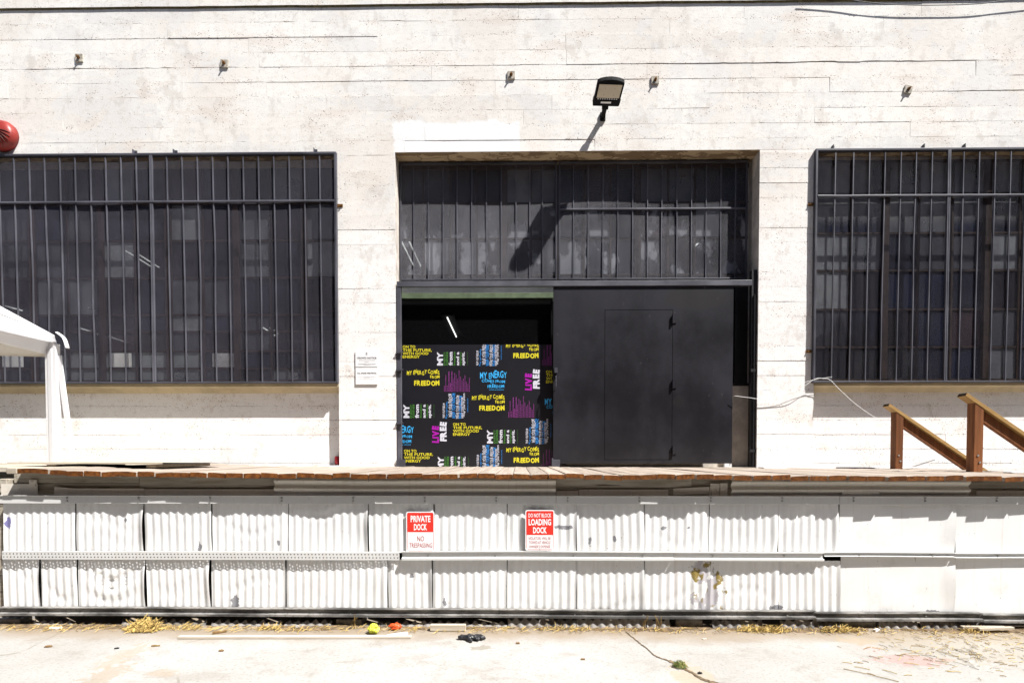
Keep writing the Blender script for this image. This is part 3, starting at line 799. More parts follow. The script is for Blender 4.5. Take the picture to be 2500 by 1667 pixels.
def fit(mb, wd, box, Y, m=0, rot=False, clip=None, ref=None):
    """lay a word into a box given in photo pixels on the plane y = Y; rot: it reads upwards"""
    v, f = wd
    u0, u1 = min(p[0] for p in v), max(p[0] for p in v); w0, w1 = min(p[1] for p in v), max(p[1] for p in v)
    x0, y0, x1, y1 = box
    pts = []
    for (u, q) in v:
        a, b = (u - u0) / (u1 - u0), (q - w0) / (w1 - w0)
        if rot: px, py = x0 + (1 - b) * (x1 - x0), y1 - a * (y1 - y0)
        else: px, py = x0 + a * (x1 - x0), y1 - b * (y1 - y0)
        if clip: px, py = min(max(px, clip[0]), clip[2]), min(max(py, clip[1]), clip[3])
        pts.append(tuple(P(px, py, Y)))
    n = len(mb.v); mb.v += pts
    for q in f: mb.f.append(tuple(n + i for i in q)); mb.m.append(m)
def clipmesh(o, x0, x1, z0, z1, Y):
    bm = bmesh.new(); bm.from_mesh(o.data)
    for co, no in (((x0, 0, 0), (-1, 0, 0)), ((x1, 0, 0), (1, 0, 0)), ((0, 0, z0), (0, 0, -1)), ((0, 0, z1), (0, 0, 1))):
        bmesh.ops.bisect_plane(bm, geom=bm.verts[:] + bm.edges[:] + bm.faces[:], plane_co=co, plane_no=no, clear_outer=True)
    bm.to_mesh(o.data); bm.free()

# ------------------------------------------------------------------ printed panel in the doorway
YB = .127
bx0, bx1 = gx0 + .036, gx1 - .051
bz0, bz1 = ZDK + .002, P(1160, 841, YB).z
bn = thing('printed_panel', 'black vinyl door panel printed all over with coloured slogans, left half of the doorway', 'banner', ((bx0 + bx1) / 2, YB, bz0))
mb = MB(); mb.box(bx0, bx1, YB + .003, YB + .008, bz0, bz1); mb.build('vinyl_sheet', M_BANNER, bn)
YI = YB + .001
def ink(mb, names, lab=None):
    if not mb.v: return
    o = mb.build('lettering', [INK[k] for k in names]); clipmesh(o, bx0 + .002, bx1 - .002, bz0 + .003, bz1 - .002, YI)
    if len(o.data.polygons): put(o, bn)
    else: bpy.data.objects.remove(o)
def s_onto(x, y):
    m = MB()
    for s, dx, dy in (('ON TO', 31, 0), ('THE FUTURE,', 71, 8.3), ('WITH GOOD', 63, 16.3), ('ENERGY', 42, 24.4)):
        fit(m, geo(s, .022), (x, y + dy, x + dx, y + dy + 6.8 + (1 if s.endswith(',') else 0)), YI)
    ink(m, ['yellow'])
def s_my(x, y):
    m = MB()
    for s, a, b, c, of in (('MY', 0, 14.5, 0, .04), ('ENERGY', 15.8, 21, 1, .01), ('comes', 22.2, 27, 1, .015), ('from', 28.4, 38, 0, .035), ('freedom', 39.5, 45, 1, .015), ('and a', 46.6, 54, 0, .03), ('rebellious', 55.2, 59.6, 1, .01), ('spirit.', 60.6, 69.5, 0, .03), ('COMME des GARÇONS', 73.6, 75.4, 1, 0)):
        fit(m, geo(s, of), (x + a, y, x + b, y + 33), YI, c, True)
    ink(m, ['white', 'green'])
def s_wear(x, y):
    m = MB(); i = 0
    for s, a, b, t0, t1, c in (('WEAR YOUR FREEDOM', 0, 7, 24, 60, 0), ('Wear your freedom', 7, 13.5, 20, 62, 1), ('WEAR YOUR FREEDOM', 14, 25, 1, 58, 0), ('WEAR YOUR FREEDOM', 21.5, 33, 0, 61, 1), ('WEAR YOUR FREEDOM', 32.5, 42, 5, 62, 0),
                               ('WEAR YOUR FREEDOM', 39, 49, 6, 62, 1), ('WEAR YOUR FREEDOM', 45, 52, 10, 61, 0), ('Wear your freedom', 49, 57, 0, 58, 0), ('COMME des GARÇONS', 60.5, 63.5, 12, 46, 1)):
        i += 1
        k = MB(); fit(k, word(s, .012, .10, .12, i) if a < 60 else geo(s, 0), (x + a, y + t0, x + b, y + t1), YI - .0004 * (1 - c), c, True)
        n = len(m.v); m.v += k.v; m.f += [tuple(n + q for q in f) for f in k.f]; m.m += k.m
    ink(m, ['white', 'blue'])
def s_free(x, y):
    m = MB()
    fit(m, word('MY ENERGY COMES', .028, .15, .18, 4), (x, y, x + 80, y + 15), YI)
    fit(m, word('FROM', .03, .08, .2, 6), (x + 57, y + 14.5, x + 80, y + 23), YI)
    fit(m, word('FREEDOM', .05, .04, .12, 9), (x + 18, y + 27, x + 80, y + 41), YI)
    ink(m, ['yellow'])
def s_sky(x, y):
    m = MB()
    fit(m, word('MY ENERGY', .02, .13, .06, 3, True), (x, y, x + 65, y + 22), YI)
    fit(m, word('COMES FROM', .016, .12, .05, 5, True), (x + 4, y + 21, x + 61, y + 31), YI)
    fit(m, word('FREEDOM', .02, .12, .05, 8, True), (x + 18, y + 33, x + 59, y + 43), YI)
    fit(m, geo('COMME des GARÇONS', 0), (x + 22, y + 46, x + 58, y + 49), YI)
    ink(m, ['sky'])
def s_live(x, y):
    m = MB()
    fit(m, word('LiVE', .07, .05, .12, 3), (x, y + 10, x + 18.5, y + 52), YI, 0, True)
    fit(m, word('FREE', .065, .05, .14, 7), (x + 19.5, y, x + 37, y + 48), YI, 1, True)
    ink(m, ['magenta', 'white'])
def s_small(x, y):
    m = MB(); rr = random.Random(5)
    for k, L in enumerate((12, 40, 14, 46, 22, 50, 30, 42, 38, 30, 52, 36, 24, 27, 40, 22, 18, 34)):
        cx = x + k * 3.6; yy = y + 52; h = 2.4 if k in (3, 4, 5) else 1.5
        while yy > y + 52 - L:
            s = rr.uniform(1.2, 5)
            a, b = P(cx, yy, YI), P(cx + h, yy - s, YI)
            m.face([(a.x, YI, a.z), (b.x, YI, a.z), (b.x, YI, b.z), (a.x, YI, b.z)]); yy -= s + rr.uniform(.5, 1.1)
    ink(m, ['purple'])
for q in ((983, 843), (1333, 904), (1106, 1032), (986, 1097)): s_onto(*q)
for q in ((1067, 859), (985, 987), (1189, 1049), (1069, 1114)): s_my(*q)
for q in ((1162, 832), (1080, 960), (1283, 1022), (1163, 1086)): s_wear(*q)
for q in ((993, 901), (1235, 834), (1152, 962), (1236, 1089)): s_free(*q)
for q in ((1172, 904), (1330, 968), (945, 1038)): s_sky(*q)
for q in ((1281, 901), (1054, 1029)): s_live(*q)
for q in ((1084, 904), (1241, 967), (1324, 840), (1322, 1095)): s_small(*q)

# ------------------------------------------------------------------ paper notices on the pier
def notice(label, x0, y0, x1, y1, rows, house=False):
    a, b = P(x0, y1, -.018), P(x1, y0, -.018)
    t = thing('notice', label, 'notice', ((a.x + b.x) / 2, -.01, a.z), 'notices on the pier')
    m = MB(); m.box(a.x, b.x, -.018, -.008, a.z, b.z); m.build('board', M_SIGNW, t)
    m = MB()
    for s, u0, v0, u1, v1, k, of in rows: fit(m, geo(s, of), (x0 + u0, y0 + v0, x0 + u1, y0 + v1), -.0192, k)
    if house:
        pts = [P(x0 + u, y0 + v, -.0192) for u, v in ((24.3, 6.6), (29.4, 6.6), (26.8, 4.2))]; m.face(pts, 0)
        for u in (24.6, 26.2, 27.8): m.face([P(x0 + u, y0 + v, -.0192) for u, v in ((u, 7.2), (u + 1.1, 7.2), (u + 1.1, 11.8), (u, 11.8))], 1)
    m.build('lettering', [M_INK, M_INKG], t)
notice('white board headed CROWD NOTICE with a small house mark, on the pier', 868, 856, 922, 895,
       [('CROWD NOTICE', 3, 15.5, 51, 20, 0, .03)] + [(' '.join(['xxxxx'] * 6), 8, 22.5, 47, 24, 1, 0), (' '.join(['xxxxx'] * 6), 8, 26, 47, 27.2, 1, 0), ('xxxxx xxx', 22, 27.6, 33, 28.8, 1, 0), (' '.join(['xxxxxx'] * 7), 5, 31, 50, 32.2, 1, 0), (' '.join(['xxxxx'] * 7), 6, 33, 48, 34.4, 1, 0), (' '.join(['xxxx'] * 3), 20, 35, 37, 36.2, 1, 0)][:1] , True)
notice('white board headed ALL SALES ARE FINAL, fixed on the pier under another notice', 868.5, 897.5, 922, 938,
       [('ALL SALES ARE FINAL', 3, 11.5, 51, 15, 0, .03)])
def greek(name_box, lines):
    """rows of print too small to read"""
    m = MB(); rr = random.Random(3)
    for (x0, x1, y, h) in lines:
        x = x0
        while x < x1:
            s = rr.uniform(.8, 3.2); a, b = P(x, y, -.0193), P(min(x + s, x1), y + h, -.0193)
            m.face([(a.x, -.0193, b.z), (b.x, -.0193, b.z), (b.x, -.0193, a.z), (a.x, -.0193, a.z)]); x += s + rr.uniform(.3, .7)
    return m
nts = [o for o in col.objects if o.name.startswith('notice')]
greek(0, [(876, 915, 878.4, .7), (876, 915, 882, .6), (890, 901, 883.6, .8), (873, 918, 887.4, .8), (875, 916, 889.2, .8), (888, 904, 891, .8)]).build('small_print', M_INKG, nts[0])
greek(0, [(872, 919, 918.6, .9), (888, 903, 921, .9), (878, 913, 925.2, .9)]).build('small_print', M_INKG, nts[1])

# ================================================================== FITTINGS ON THE WALL
for i, (px, py, rz, lab) in enumerate(((192, 141, 0, 'rusty square anchor plate with a bolt, leftmost on the upper wall'), (547, 155, 3, 'rusty square anchor plate with a bolt, second from the left on the upper wall'),
        (1248, 183, 0, 'rusty square anchor plate with a bolt, on the wall left of the floodlight'), (1600, 195, 0, 'rusty square anchor plate with a bolt, just right of the floodlight'), (2218, 218, 14, 'tilted rusty square anchor plate with a bolt, high above the right grille'))):
    c = P(px, py, -.02); t = thing('anchor_plate', lab, 'anchor plate', (c.x, -.006, c.z), 'anchor plates on the upper wall')
    M = Matrix.Translation((c.x, 0, c.z)) @ Matrix.Rotation(rad(rz), 4, 'Y')
    m = MB(); m.box(-.05, .05, -.02, -.004, -.05, .05, M=M); m.build('plate', M_RUST, t, bevel=.002)
    m = MB(); m.tube([(c.x, -.02, c.z), (c.x, -.036, c.z)], .021, 6); m.tube([(c.x, -.036, c.z), (c.x + .002, -.058, c.z + .002)], .0105, 8); m.build('bolt', M_RUSTB, t)
# floodlight
LX, LZ = P(1471, 290, 0).x, P(1471, 288, 0).z
fl = thing('floodlight', 'black flat floodlight with a pale lens on a short arm above the doorway', 'floodlight', (LX, 0, LZ))
m = MB(); m.box(LX - .035, LX + .035, -.03, -.004, LZ - .05, LZ + .055); m.bar((LX, -.028, LZ), (LX + .005, -.20, LZ + .03), .05, .05); m.tube([(LX - .034, -.17, LZ + .025), (LX + .044, -.17, LZ + .025)], .03, 10)
m.build('arm', M_LAMPB, fl, bevel=.004)
hd = Vector((.05, -.97, .22)).normalized(); sx = hd.cross(Vector((0, 0, 1))).normalized() * -1; sx = Vector((abs(sx.x), sx.y if sx.x > 0 else -sx.y, 0)); up = sx.cross(hd)
HM = Matrix((sx, hd, up)).transposed().to_4x4(); HM.translation = Vector((LX + .005, -.20, LZ + .035))
m = MB()
outl = [(-.165, 0), (.165, 0), (.172, .03), (.172, .09), (.165, .105), (.165, .315), (.13, .335), (.065, .352), (0, .357), (-.065, .352), (-.13, .335), (-.165, .315), (-.165, .105), (-.172, .09), (-.172, .03)]
zt_, zb_ = .028, -.028
n0 = len(outl)
for z in (zb_, zt_): m.v += [tuple(HM @ Vector((x, y, z))) for x, y in outl]
m.f.append(tuple(range(n0))[::-1]); m.f.append(tuple(range(n0, 2 * n0))); m.m += [0, 0]
for k in range(n0): m.f.append((k, (k + 1) % n0, n0 + (k + 1) % n0, n0 + k)); m.m.append(0)
hs = m.build('housing', M_LAMPB, fl, bevel=.006)
m = MB(); m.box(-.14, .14, .122, .300, +.0285, .034, M=HM); m.build('lens', M_LENS, fl)
m = MB()
for k in range(4): x, y = (-.06, .06)[k % 2], (.165, .255)[k // 2]; m.box(x - .004, x + .004, y - .004, y + .004, .0345, .0365, M=HM)
m.build('lens_screw', M_BOLT, fl)
m = MB(); m.box(-.075, .055, .045, .068, .0285, .032, M=HM); m.build('rating_label', M_WHITE, fl)
m = MB()
for k in range(9): m.box(-.125 + k * .029, -.110 + k * .029, .100, .110, .0285, .0315, M=HM)
m.build('vent_slot', M_SIGNW, fl)
# alarm bell
c = P(3, 331, -.05)
ab = thing('alarm_bell', 'red round alarm bell with slotted cover on the wall at the left edge', 'alarm bell', (c.x, 0, c.z))
BM = Matrix.Translation((c.x, 0, c.z)) @ Matrix.Rotation(rad(90), 4, 'X')
prof = [(.195, .004), (.197, .05), (.19, .062), (.188, .068)] + [(.185 * math.cos(a), .068 + .085 * math.sin(a)) for a in [rad(8 * k) for k in range(1, 11)]]
MB().lathe(prof, BM, 40).build('dome', M_BELL, ab, smooth=True)
m = MB()
for k in range(10):
    pts = []
    for j in range(9):
        f = j / 8; rr_ = .075 + .095 * f; an = rad(14 - k * 16) - .25 * f
        pts.append(BM @ Vector((rr_ * math.cos(an), rr_ * math.sin(an), .0675 + .085 * math.sqrt(max(0, 1 - (rr_ / .186) ** 2)))))
    m.tube(pts, [.004 + .0065 * math.sin(math.pi * (q_ + .5) / 9) for q_ in range(9)], 6, flat=.5)
m.build('slot', M_BELLD, ab)
# cable under the cornice and the loose white wire
def catmull(pts, n=8):
    pts = [Vector(p) for p in pts]; out = []
    for i in range(len(pts) - 1):
        p0, p1, p2, p3 = pts[max(0, i - 1)], pts[i], pts[i + 1], pts[min(len(pts) - 1, i + 2)]
        for k in range(n):
            t = k / n
            out.append(.5 * ((2 * p1) + (p2 - p0) * t + (2 * p0 - 5 * p1 + 4 * p2 - p3) * t * t + (3 * p1 - p0 - 3 * p2 + p3) * t ** 3))
    return out + [pts[-1]]
m = MB(); m.tube(catmull([P(px, py, -.05) for px, py in ((1960, -9), (2050, -3), (2130, 8), (2220, 13), (2310, 13), (2390, 10), (2440, 4), (2500, -2), (2600, -12))]), .005, 6)
tag(m.build('cable', M_BLACK, smooth=True), 'black cable sagging along the cornice at the upper right', 'cable')
m = MB()
m.tube(catmull([P(1792, 966, -.03), P(1825, 970, -.05), P(1855, 973, -.05), P(1900, 966, -.06), P(1950, 950, -.08), P(1990, 925, -.085), P(2010, 924, -.09), P(2026, 927, -.10), P(2050, 951, -.16), P(2090, 987, -.2), P(2130, 1015, -.22), P(2165, 1035, -.2), P(2205, 1053, -.1), P(2240, 1076, -.05), P(2300, 1103, .08)]), .0032, 6)
m.tube(catmull([P(1855, 972, -.05), P(1920, 952, -.08), P(1975, 930, -.085), P(2031, 920, -.085)]), .0022, 5)
tag(m.build('loose_wire', M_WIRE, smooth=True), 'thin white wire hanging loosely from the doorway over the corner of the right grille', 'wire')
# papers inside the left window, lights in the hall
for i, (x0, lab) in enumerate(((4, 'white paper sheet in the left window, partly behind the canopy leg'), (268, 'bright white paper sheet in the left window, between two bars'), (519, 'dim paper sheet low in the left window, nearest the pier'))):
    a, b = P(x0, 896, YW - .014), P(x0 + 53, 862, YW - .014)
    m = MB(); m.box(a.x, b.x, YW - .016, YW - .0145, a.z, b.z)
    tag(m.build('paper_sheet', M_SIGNW if i < 2 else M_INKG), lab, 'paper', 'papers in the left window')
def tube_lamp(a, b, label, pair=True):
    a, b = Vector(a), Vector(b); t = thing('fluorescent_lamp', label, 'lamp', tuple(a), 'fluorescent lamps in the hall')
    d = (b - a).normalized(); s = d.cross(Vector((0, 0, 1))).normalized()
    for k in ((-1, 1) if pair else (0,)):
        m = MB(); m.tube([a + s * .06 * k, b + s * .06 * k], .011, 8); m.build('tube', M_TUBE, t)
    m = MB(); m.bar(a + Vector((0, 0, .06)), b + Vector((0, 0, .06)), .2, .05); m.build('housing', M_DARKROOM, t)
tube_lamp(P(317, 613, 1.6), P(379, 652, 2.4), 'bright pair of fluorescent tubes seen through the middle of the left window')
tube_lamp(P(6, 745, 1.8), P(54, 758, 2.4), 'fluorescent tube just above the white canopy in the left window', False)
tube_lamp(P(198, 802, 2.2), P(248, 817, 3.0), 'fluorescent tube low in the left window, right of the canopy', False)
tube_lamp(P(266, 821, 3.2), P(310, 836, 4.0), 'faint fluorescent tube low in the left window, nearest the first paper', False)
tube_lamp(P(651, 800, 2.4), P(679, 819, 3.2), 'fluorescent tubes behind the pale posts in the left window', True)
tube_lamp(P(989, 588, 1.3), P(1019, 650, 2.2), 'slanting pair of fluorescent tubes at the left end of the transom', True)
tube_lamp(P(1698, 600, 1.5), P(1710, 588, 1.9), 'short fluorescent tube at the right end of the transom', False)
tube_lamp(P(1092, 775, 1.2), P(1114, 822, 2.0), 'fluorescent tube behind the dark glass above the printed panel', False)
m = MB()
for px in (681, 760):
    a, b = P(px, 896, 1.5), P(px + 13, 775, 1.5); m.box(a.x, b.x, 1.5, 1.58, a.z - .8, b.z)
a, b = P(681, 835, 1.52), P(770, 831, 1.52); m.box(a.x, b.x, 1.52, 1.56, a.z, b.z + .02)
tag(m.build('timber_rack', plain('pale_timber', (.42, .36, .27), .8)), 'pale timber rack inside, seen through the right end of the left window', 'rack')

# ================================================================== LOADING DOCK
YF = -2.5
YE = YF - .12                                  # front edge of the planks
dk = thing('loading_dock', 'timber-decked loading dock clad in white corrugated sheets along the warehouse', 'loading dock', (0, YF, 0))
def lerp_tab(x, tab):
    for (a, b), (c, d) in zip(tab, tab[1:]):
        if x <= c: return b + (d - b) * max(0, (x - a)) / (c - a) if x >= a else b
    return tab[-1][1]
TAB = [(P(px, 1150, YE).x, P(px, py, YE).z) for px, py in ((38, 1142), (120, 1147), (250, 1151), (640, 1155), (1250, 1157), (1880, 1161), (2500, 1163))]
def zdeck(x): return lerp_tab(x, TAB)
pm = {'-y': 1}
x = P(36, 1150, YE).x
rr = random.Random(21)
XEND = 4.98
while x < XEND:
    wv_ = rr.uniform(.138, .147); gap = rr.uniform(.002, .007) if x < 1.2 else rr.uniform(.009, .017)
    if rr.random() < .14: gap += .012
    z = zdeck(x + wv_ / 2) + rr.uniform(-.004, .004) + (.006 if rr.random() < .12 else 0)
    tl = rr.uniform(-.0045, .0045); fe = YE + rr.uniform(-.012, .012); th = rr.uniform(.036, .040)
    m = MB()
    ys = [fe, -1.7, -.85, -.012]
    cup = rr.uniform(0, .003)
    zb = [rr.uniform(-.003, .003) for _ in ys]
    bs = len(m.v)
    for y, dz in zip(ys, zb):
        jig = rr.uniform(-.0015, .0015)
        for u, dzz in ((0, -.003), (.06, 0), (.5, cup), (.94, 0), (1, -.003)): m.v.append((x + wv_ * u + jig, y, z + dz + dzz + tl * (u - .5) * 2))
        for u, dzz in ((1, 0), (0, 0)): m.v.append((x + wv_ * u + jig, y, z + dz - th + tl * (u - .5) * 2))
    for k in range(len(ys) - 1):
        for j in range(7):
            a, b = bs + k * 7 + j, bs + k * 7 + (j + 1) % 7
            m.f.append((a, b, b + 7, a + 7)); m.m.append(0)
    m.f.append(tuple(range(bs, bs + 7))[::-1]); m.m.append(1)
    m.build('plank', [M_PLANK, M_PLEND], dk)
    x += wv_ + gap
# the older, shorter planks beyond the left end
x = P(36, 1150, YE).x - .147
while x > -8.4:
    m = MB(); z = zdeck(x) - rr.uniform(.0, .008); m.box(x, x + .14, -2.25 + rr.uniform(-.03, .03), -.02, z - .04, z, mats={'-y': 1}); m.build('plank', [M_GREYW, M_GREYW], dk); x -= .147
# grey block end beside the first plank
a, b = P(15, 1158, YE), P(41, 1142, YE)
m = MB(); m.box(a.x, b.x - .004, YE + .0, -2.28, a.z + .004, b.z, mats={'-y': 0}); m.build('joist', M_GREYW, dk, bevel=.006)
# fascia timbers behind the overhang
zf = lambda px, py, Y: P(px, py, Y).z
YB2 = YF + .035
def zrow(y, Y=YF): return P(1250, y, Y).z
xL, xR = P(8, 1300, YF).x, 4.98
for (p0, p1, y0, y1, dy) in ((40, 340, 1162, 1178, 0), (340, 680, 1166, 1190, .004), (88, 690, 1179, 1210, .012), (1352, 1690, 1168, 1190, 0), (1345, 1800, 1190.6, 1214, .006), (1690, 1800, 1170, 1190, .008), (2360, 2560, 1172, 1192, 0), (2360, 2760, 1192.6, 1215, .006), (2560, 2760, 1172, 1192, .005), (500, 1360, 1168, 1205, .03), (1780, 2370, 1170, 1208, .03), (20, 130, 1165, 1180, .05)):
    a, b = P(p0, y1, YB2), P(p1, y0 - (9 if y0 < 1174 else 0), YB2)
    m = MB(); m.box(a.x, b.x - .003, YB2 + dy, YB2 + .05 + dy, a.z, b.z); m.build('fascia_board', M_BEAM, dk, bevel=.004)
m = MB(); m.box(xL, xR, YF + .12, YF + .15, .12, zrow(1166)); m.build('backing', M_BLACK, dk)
# horizontal corrugated strips and flashing plates on the fascia
def hcorr(p0, p1, y0, y1, Y, seed):
    a, b = P(p0, y1, Y), P(p1, y0, Y); m = MB(); nx, nz = max(6, int((b.x - a.x) / .12)), 22; bs = 0
    for i in range(nx + 1):
        for j in range(nz + 1):
            xx, zz = a.x + (b.x - a.x) * i / nx, a.z + (b.z - a.z) * j / nz
            m.v.append((xx, Y + .013 * math.cos(2 * math.pi * (zz - b.z) / .0678) + .004 * vn(xx * 2.1, seed), zz + .004 * vn(xx * 1.3, seed + 4)))
    for i in range(nx):
        for j in range(nz): q = i * (nz + 1) + j; m.f.append((q, q + nz + 1, q + nz + 2, q + 1)); m.m.append(0)
    m.build('cladding_strip', M_STRIP, dk, smooth=True)
hcorr(670, 1357, 1164, 1211, YF - .012, 3); hcorr(1785, 2368, 1166, 1214, YF - .012, 5)
for (p0, p1, y0, y1, rz) in ((3, 92, 1181, 1209, 0), (72, 91, 1171, 1182, 0), (132, 184, 1190, 1209, 4), (184, 352, 1192, 1209, 0), (352, 520, 1194, 1210, 0), (520, 672, 1194, 1210, 0), (1358, 1412, 1198, 1213, 0), (1413, 1632, 1195, 1213, 0), (1643, 1732, 1190, 1206, -3), (1732, 1756, 1180, 1211, 3), (1757, 1776, 1179, 1211, 0), (2382, 2520, 1198, 1213, 0), (2048, 2140, 1198, 1213, 0)):
    a, b = P(p0, y1, YF + .02), P(p1, y0, YF + .02); c = (a + b) / 2; yy = YF + .018 + rr.uniform(-.004, .004) - (.036 if p0 == 2048 else 0)
    M = Matrix.Translation((c.x, yy, c.z)) @ Matrix.Rotation(rad(rz), 4, 'Y')
    m = MB(); hx, hz = (b.x - a.x) / 2 - .002, (b.z - a.z) / 2; m.box(-hx, hx, -.002, .002, -hz, hz, M=M)
    for q in range(max(1, int(hx * 6))): xx = -hx + .03 + rr.random() * (2 * hx - .06); m.tube([M @ Vector((xx, -.002, rr.uniform(-hz, hz) * .6)), M @ Vector((xx, -.007, 0))], .006, 6)
    m.build('flashing_plate', M_STRIP, dk)
# corrugated and flat sheets
def sheet(p0, p1, y0, y1, seed, flat=False, tops=0):
    Y = YF
    xa_, xb_ = P(p0, (y0 + y1) / 2, Y).x, P(p1, (y0 + y1) / 2, Y).x; z1, z0 = zrow(y0), zrow(y1)
    q = random.Random(seed)
    nx = max(4, int((xb_ - xa_) / (.0678 / 10))) if not flat else 26; nz = 14
    ph = q.uniform(0, 6.28); tw = q.uniform(.002, .012); fold = [] if flat else [(q.uniform(.1, .9), q.uniform(.003, .009), q.uniform(.03, .06)) for _ in range(q.choice((0, 1, 1, 2)))]
    if seed == 52: fold += [(.70, .026, .03), (.56, .022, .028), (.3, .012, .04)]
    m = MB()
    lift = q.uniform(.006, .028)
    for i in range(nx + 1):
        f = i / nx; xx = xa_ + .0025 + (xb_ - xa_ - .005) * f
        for j in range(nz + 1):
            g_ = j / nz; zz = z0 + (z1 - z0) * g_
            w_ = mnoise.noise(Vector((xx * 2.6, seed, zz * 3.4)))
            y = Y
            if not flat: y += .0038 * math.cos(2 * math.pi * (xx - xa_) / .0678 + ph) * (1 - .35 * abs(w_))
            y += w_ * (.006 if not flat else .0032) - tw * (f - .5)
            y -= lift * max(0, f - .88) / .12 * math.sin(math.pi * min(1, g_ * 1.0)) * (1 if seed % 3 else 0) * .8
            for (c_, a_, s_) in fold: y += a_ * math.exp(-((g_ - c_ - .12 * math.sin(6 * f + seed)) / s_) ** 2) * math.sin(math.pi * f)
            dx = .006 * math.sin(seed * 2.1) * (g_ - .5)
            m.v.append((xx + dx + .003 * mnoise.noise(Vector((zz * 6, seed * 2.2, f))), y, zz))
    for i in range(nx):
        for j in range(nz): a = i * (nz + 1) + j; m.f.append((a, a + nz + 1, a + nz + 2, a + 1)); m.m.append(0)
    o = m.build('corrugated_sheet' if not flat else 'flat_sheet', M_CORR, dk, smooth=True)
    for k in range(3): # nail heads
        pass
    return o
up_ = (8, 185, 352, 518, 705, 900, 1060, 1238, 1408, 1573, 1731, 1899, 2047)
for k in range(len(up_) - 1): sheet(up_[k], up_[k + 1], 1226, 1349, 30 + k)
lo_ = (8, 100, 190, 357, 515, 698, 947, 1056, 1238, 1407, 1573, 1734, 1901, 2051)
for k in range(len(lo_) - 1): sheet(lo_[k], lo_[k + 1], 1366, 1492, 50 + k)
for k, (a, b) in enumerate(((2048, 2332), (2333, 2600), (2601, 2720))): sheet(a, b, 1226, 1349, 70 + k, True)
for k, (a, b) in enumerate(((2052, 2330), (2331, 2600), (2601, 2720))): sheet(a, b, 1350, 1495, 80 + k, True)
# top rail: a flat strap with paired bolts
zr0, zr1 = zrow(1229), zrow(1209)
for (p0, p1) in ((-2, 682), (682, 1358), (1358, 2050), (2050, 2760)):
    m = MB(); a, b = P(p0, 1218, YF - .03).x, P(p1, 1218, YF - .03).x
    m.box(a, b - .002, YF - .032, YF - .024, zr0, zr1); m.box(a, b - .002, YF - .044, YF - .032, zr1 - .005, zr1)
    tr_ = m.build('top_rail', M_ANGLE, dk, bevel=.002)
for px in [165 + 174.4 * k for k in range(15)]:
    for dz in (-.014, .012):
        c = P(px, 1218, YF - .03); m = MB(); m.tube([(c.x, YF - .032, c.z + dz), (c.x, YF - .040, c.z + dz)], .0075, 6); m.build('bolt', M_BOLT, dk)
# middle rail: slotted angle on the left, plain angle from the first sign on
za, zb_ = zrow(1346), zrow(1368)
def slotted(p0, p1):
    a, b = P(p0, 1356, YF - .03).x, P(p1, 1356, YF - .03).x
    m = MB(); yv = YF - .034
    m.box(a, b, yv, YF - .012, za - .004, za)
    pitch = .030; rows = [(za - .013, za - .029), (za - .040, za - .057)]
    edges = [za - .004, za - .016, za - .026, za - .043, za - .053, za - .068]
    n_ = int((b - a) / pitch)
    for k in range(n_):
        x0 = a + k * pitch
        for r_ in range(5):
            zt, zl = edges[r_], edges[r_ + 1]
            if r_ in (1, 3):
                o_ = 0 if r_ == 1 else pitch / 2
                xs2 = (x0, x0 + .004, x0 + .014, x0 + pitch) if r_ == 1 else (x0, x0 + .008, x0 + .022, x0 + pitch)
                if r_ == 1: segs = ((xs2[0], xs2[1]), (xs2[2], xs2[3]))
                else: segs = ((x0 + .0, x0 + .010), (x0 + .020, x0 + .030))
                for s0, s1 in segs: m.face([(s0, yv, zl), (s1, yv, zl), (s1, yv, zt), (s0, yv, zt)])
            else: m.face([(x0, yv, zl), (x0 + pitch, yv, zl), (x0 + pitch, yv, zt), (x0, yv, zt)])
    m.build('slotted_angle', M_ANGLE, dk)
slotted(6, 982)
def angle(p0, p1, y0, y1, mat, name, dep=.034, seed=0, lip=.45):
    """angle bar: a top flange, an upright leg and a lower lip that kicks out"""
    a, b = P(p0, (y0 + y1) / 2, YF - dep).x, P(p1, (y0 + y1) / 2, YF - dep).x
    n_ = max(3, int((b - a) / .18)); m = MB(); z1, z0 = zrow(y0, YF - dep), zrow(y1, YF - dep); h = z1 - z0
    prof = [(YF - .008, z1), (YF - dep - .004, z1), (YF - dep - .004, z1 - .006), (YF - dep + .014, z1 - .008), (YF - dep + .014, z1 - h * (1 - lip)), (YF - dep - .010, z1 - h * (1 - lip) - .008), (YF - dep - .010, z0), (YF - dep - .006, z0)]
    for i in range(n_ + 1):
        xx = a + (b - a - .002) * i / n_
        wz = .006 * vn(xx * .9, seed + 3); wy = .004 * vn(xx * 1.7, seed)
        m.v += [(xx, y + wy, z + wz) for y, z in prof]
    L = len(prof)
    for i in range(n_):
        for j in range(L - 1): q = i * L + j; m.f.append((q, q + 1, q + L + 1, q + L)); m.m.append(0)
    m.build(name, mat, dk)
angle(981, 1647, 1346, 1367, M_ANGLE, 'middle_angle', seed=2, lip=.34); angle(1647, 2012, 1346, 1366, M_ANGLE, 'middle_angle', seed=5, lip=.3); angle(2012, 2330, 1346, 1356, M_ANGLE, 'middle_angle', .026, 7, .2); angle(2330, 2760, 1346, 1357, M_ANGLE, 'middle_angle', .026, 9, .2)
for k, (a, b) in enumerate(((-4, 660), (660, 1327), (1327, 1992), (1992, 2400), (2400, 2760))): angle(a, b, 1487 + (0, 0, 2, 6, 9)[k], 1506 + (0, 0, 2, 6, 9)[k], M_BANGLE, 'bottom_angle', .05, 12 + k, .38)
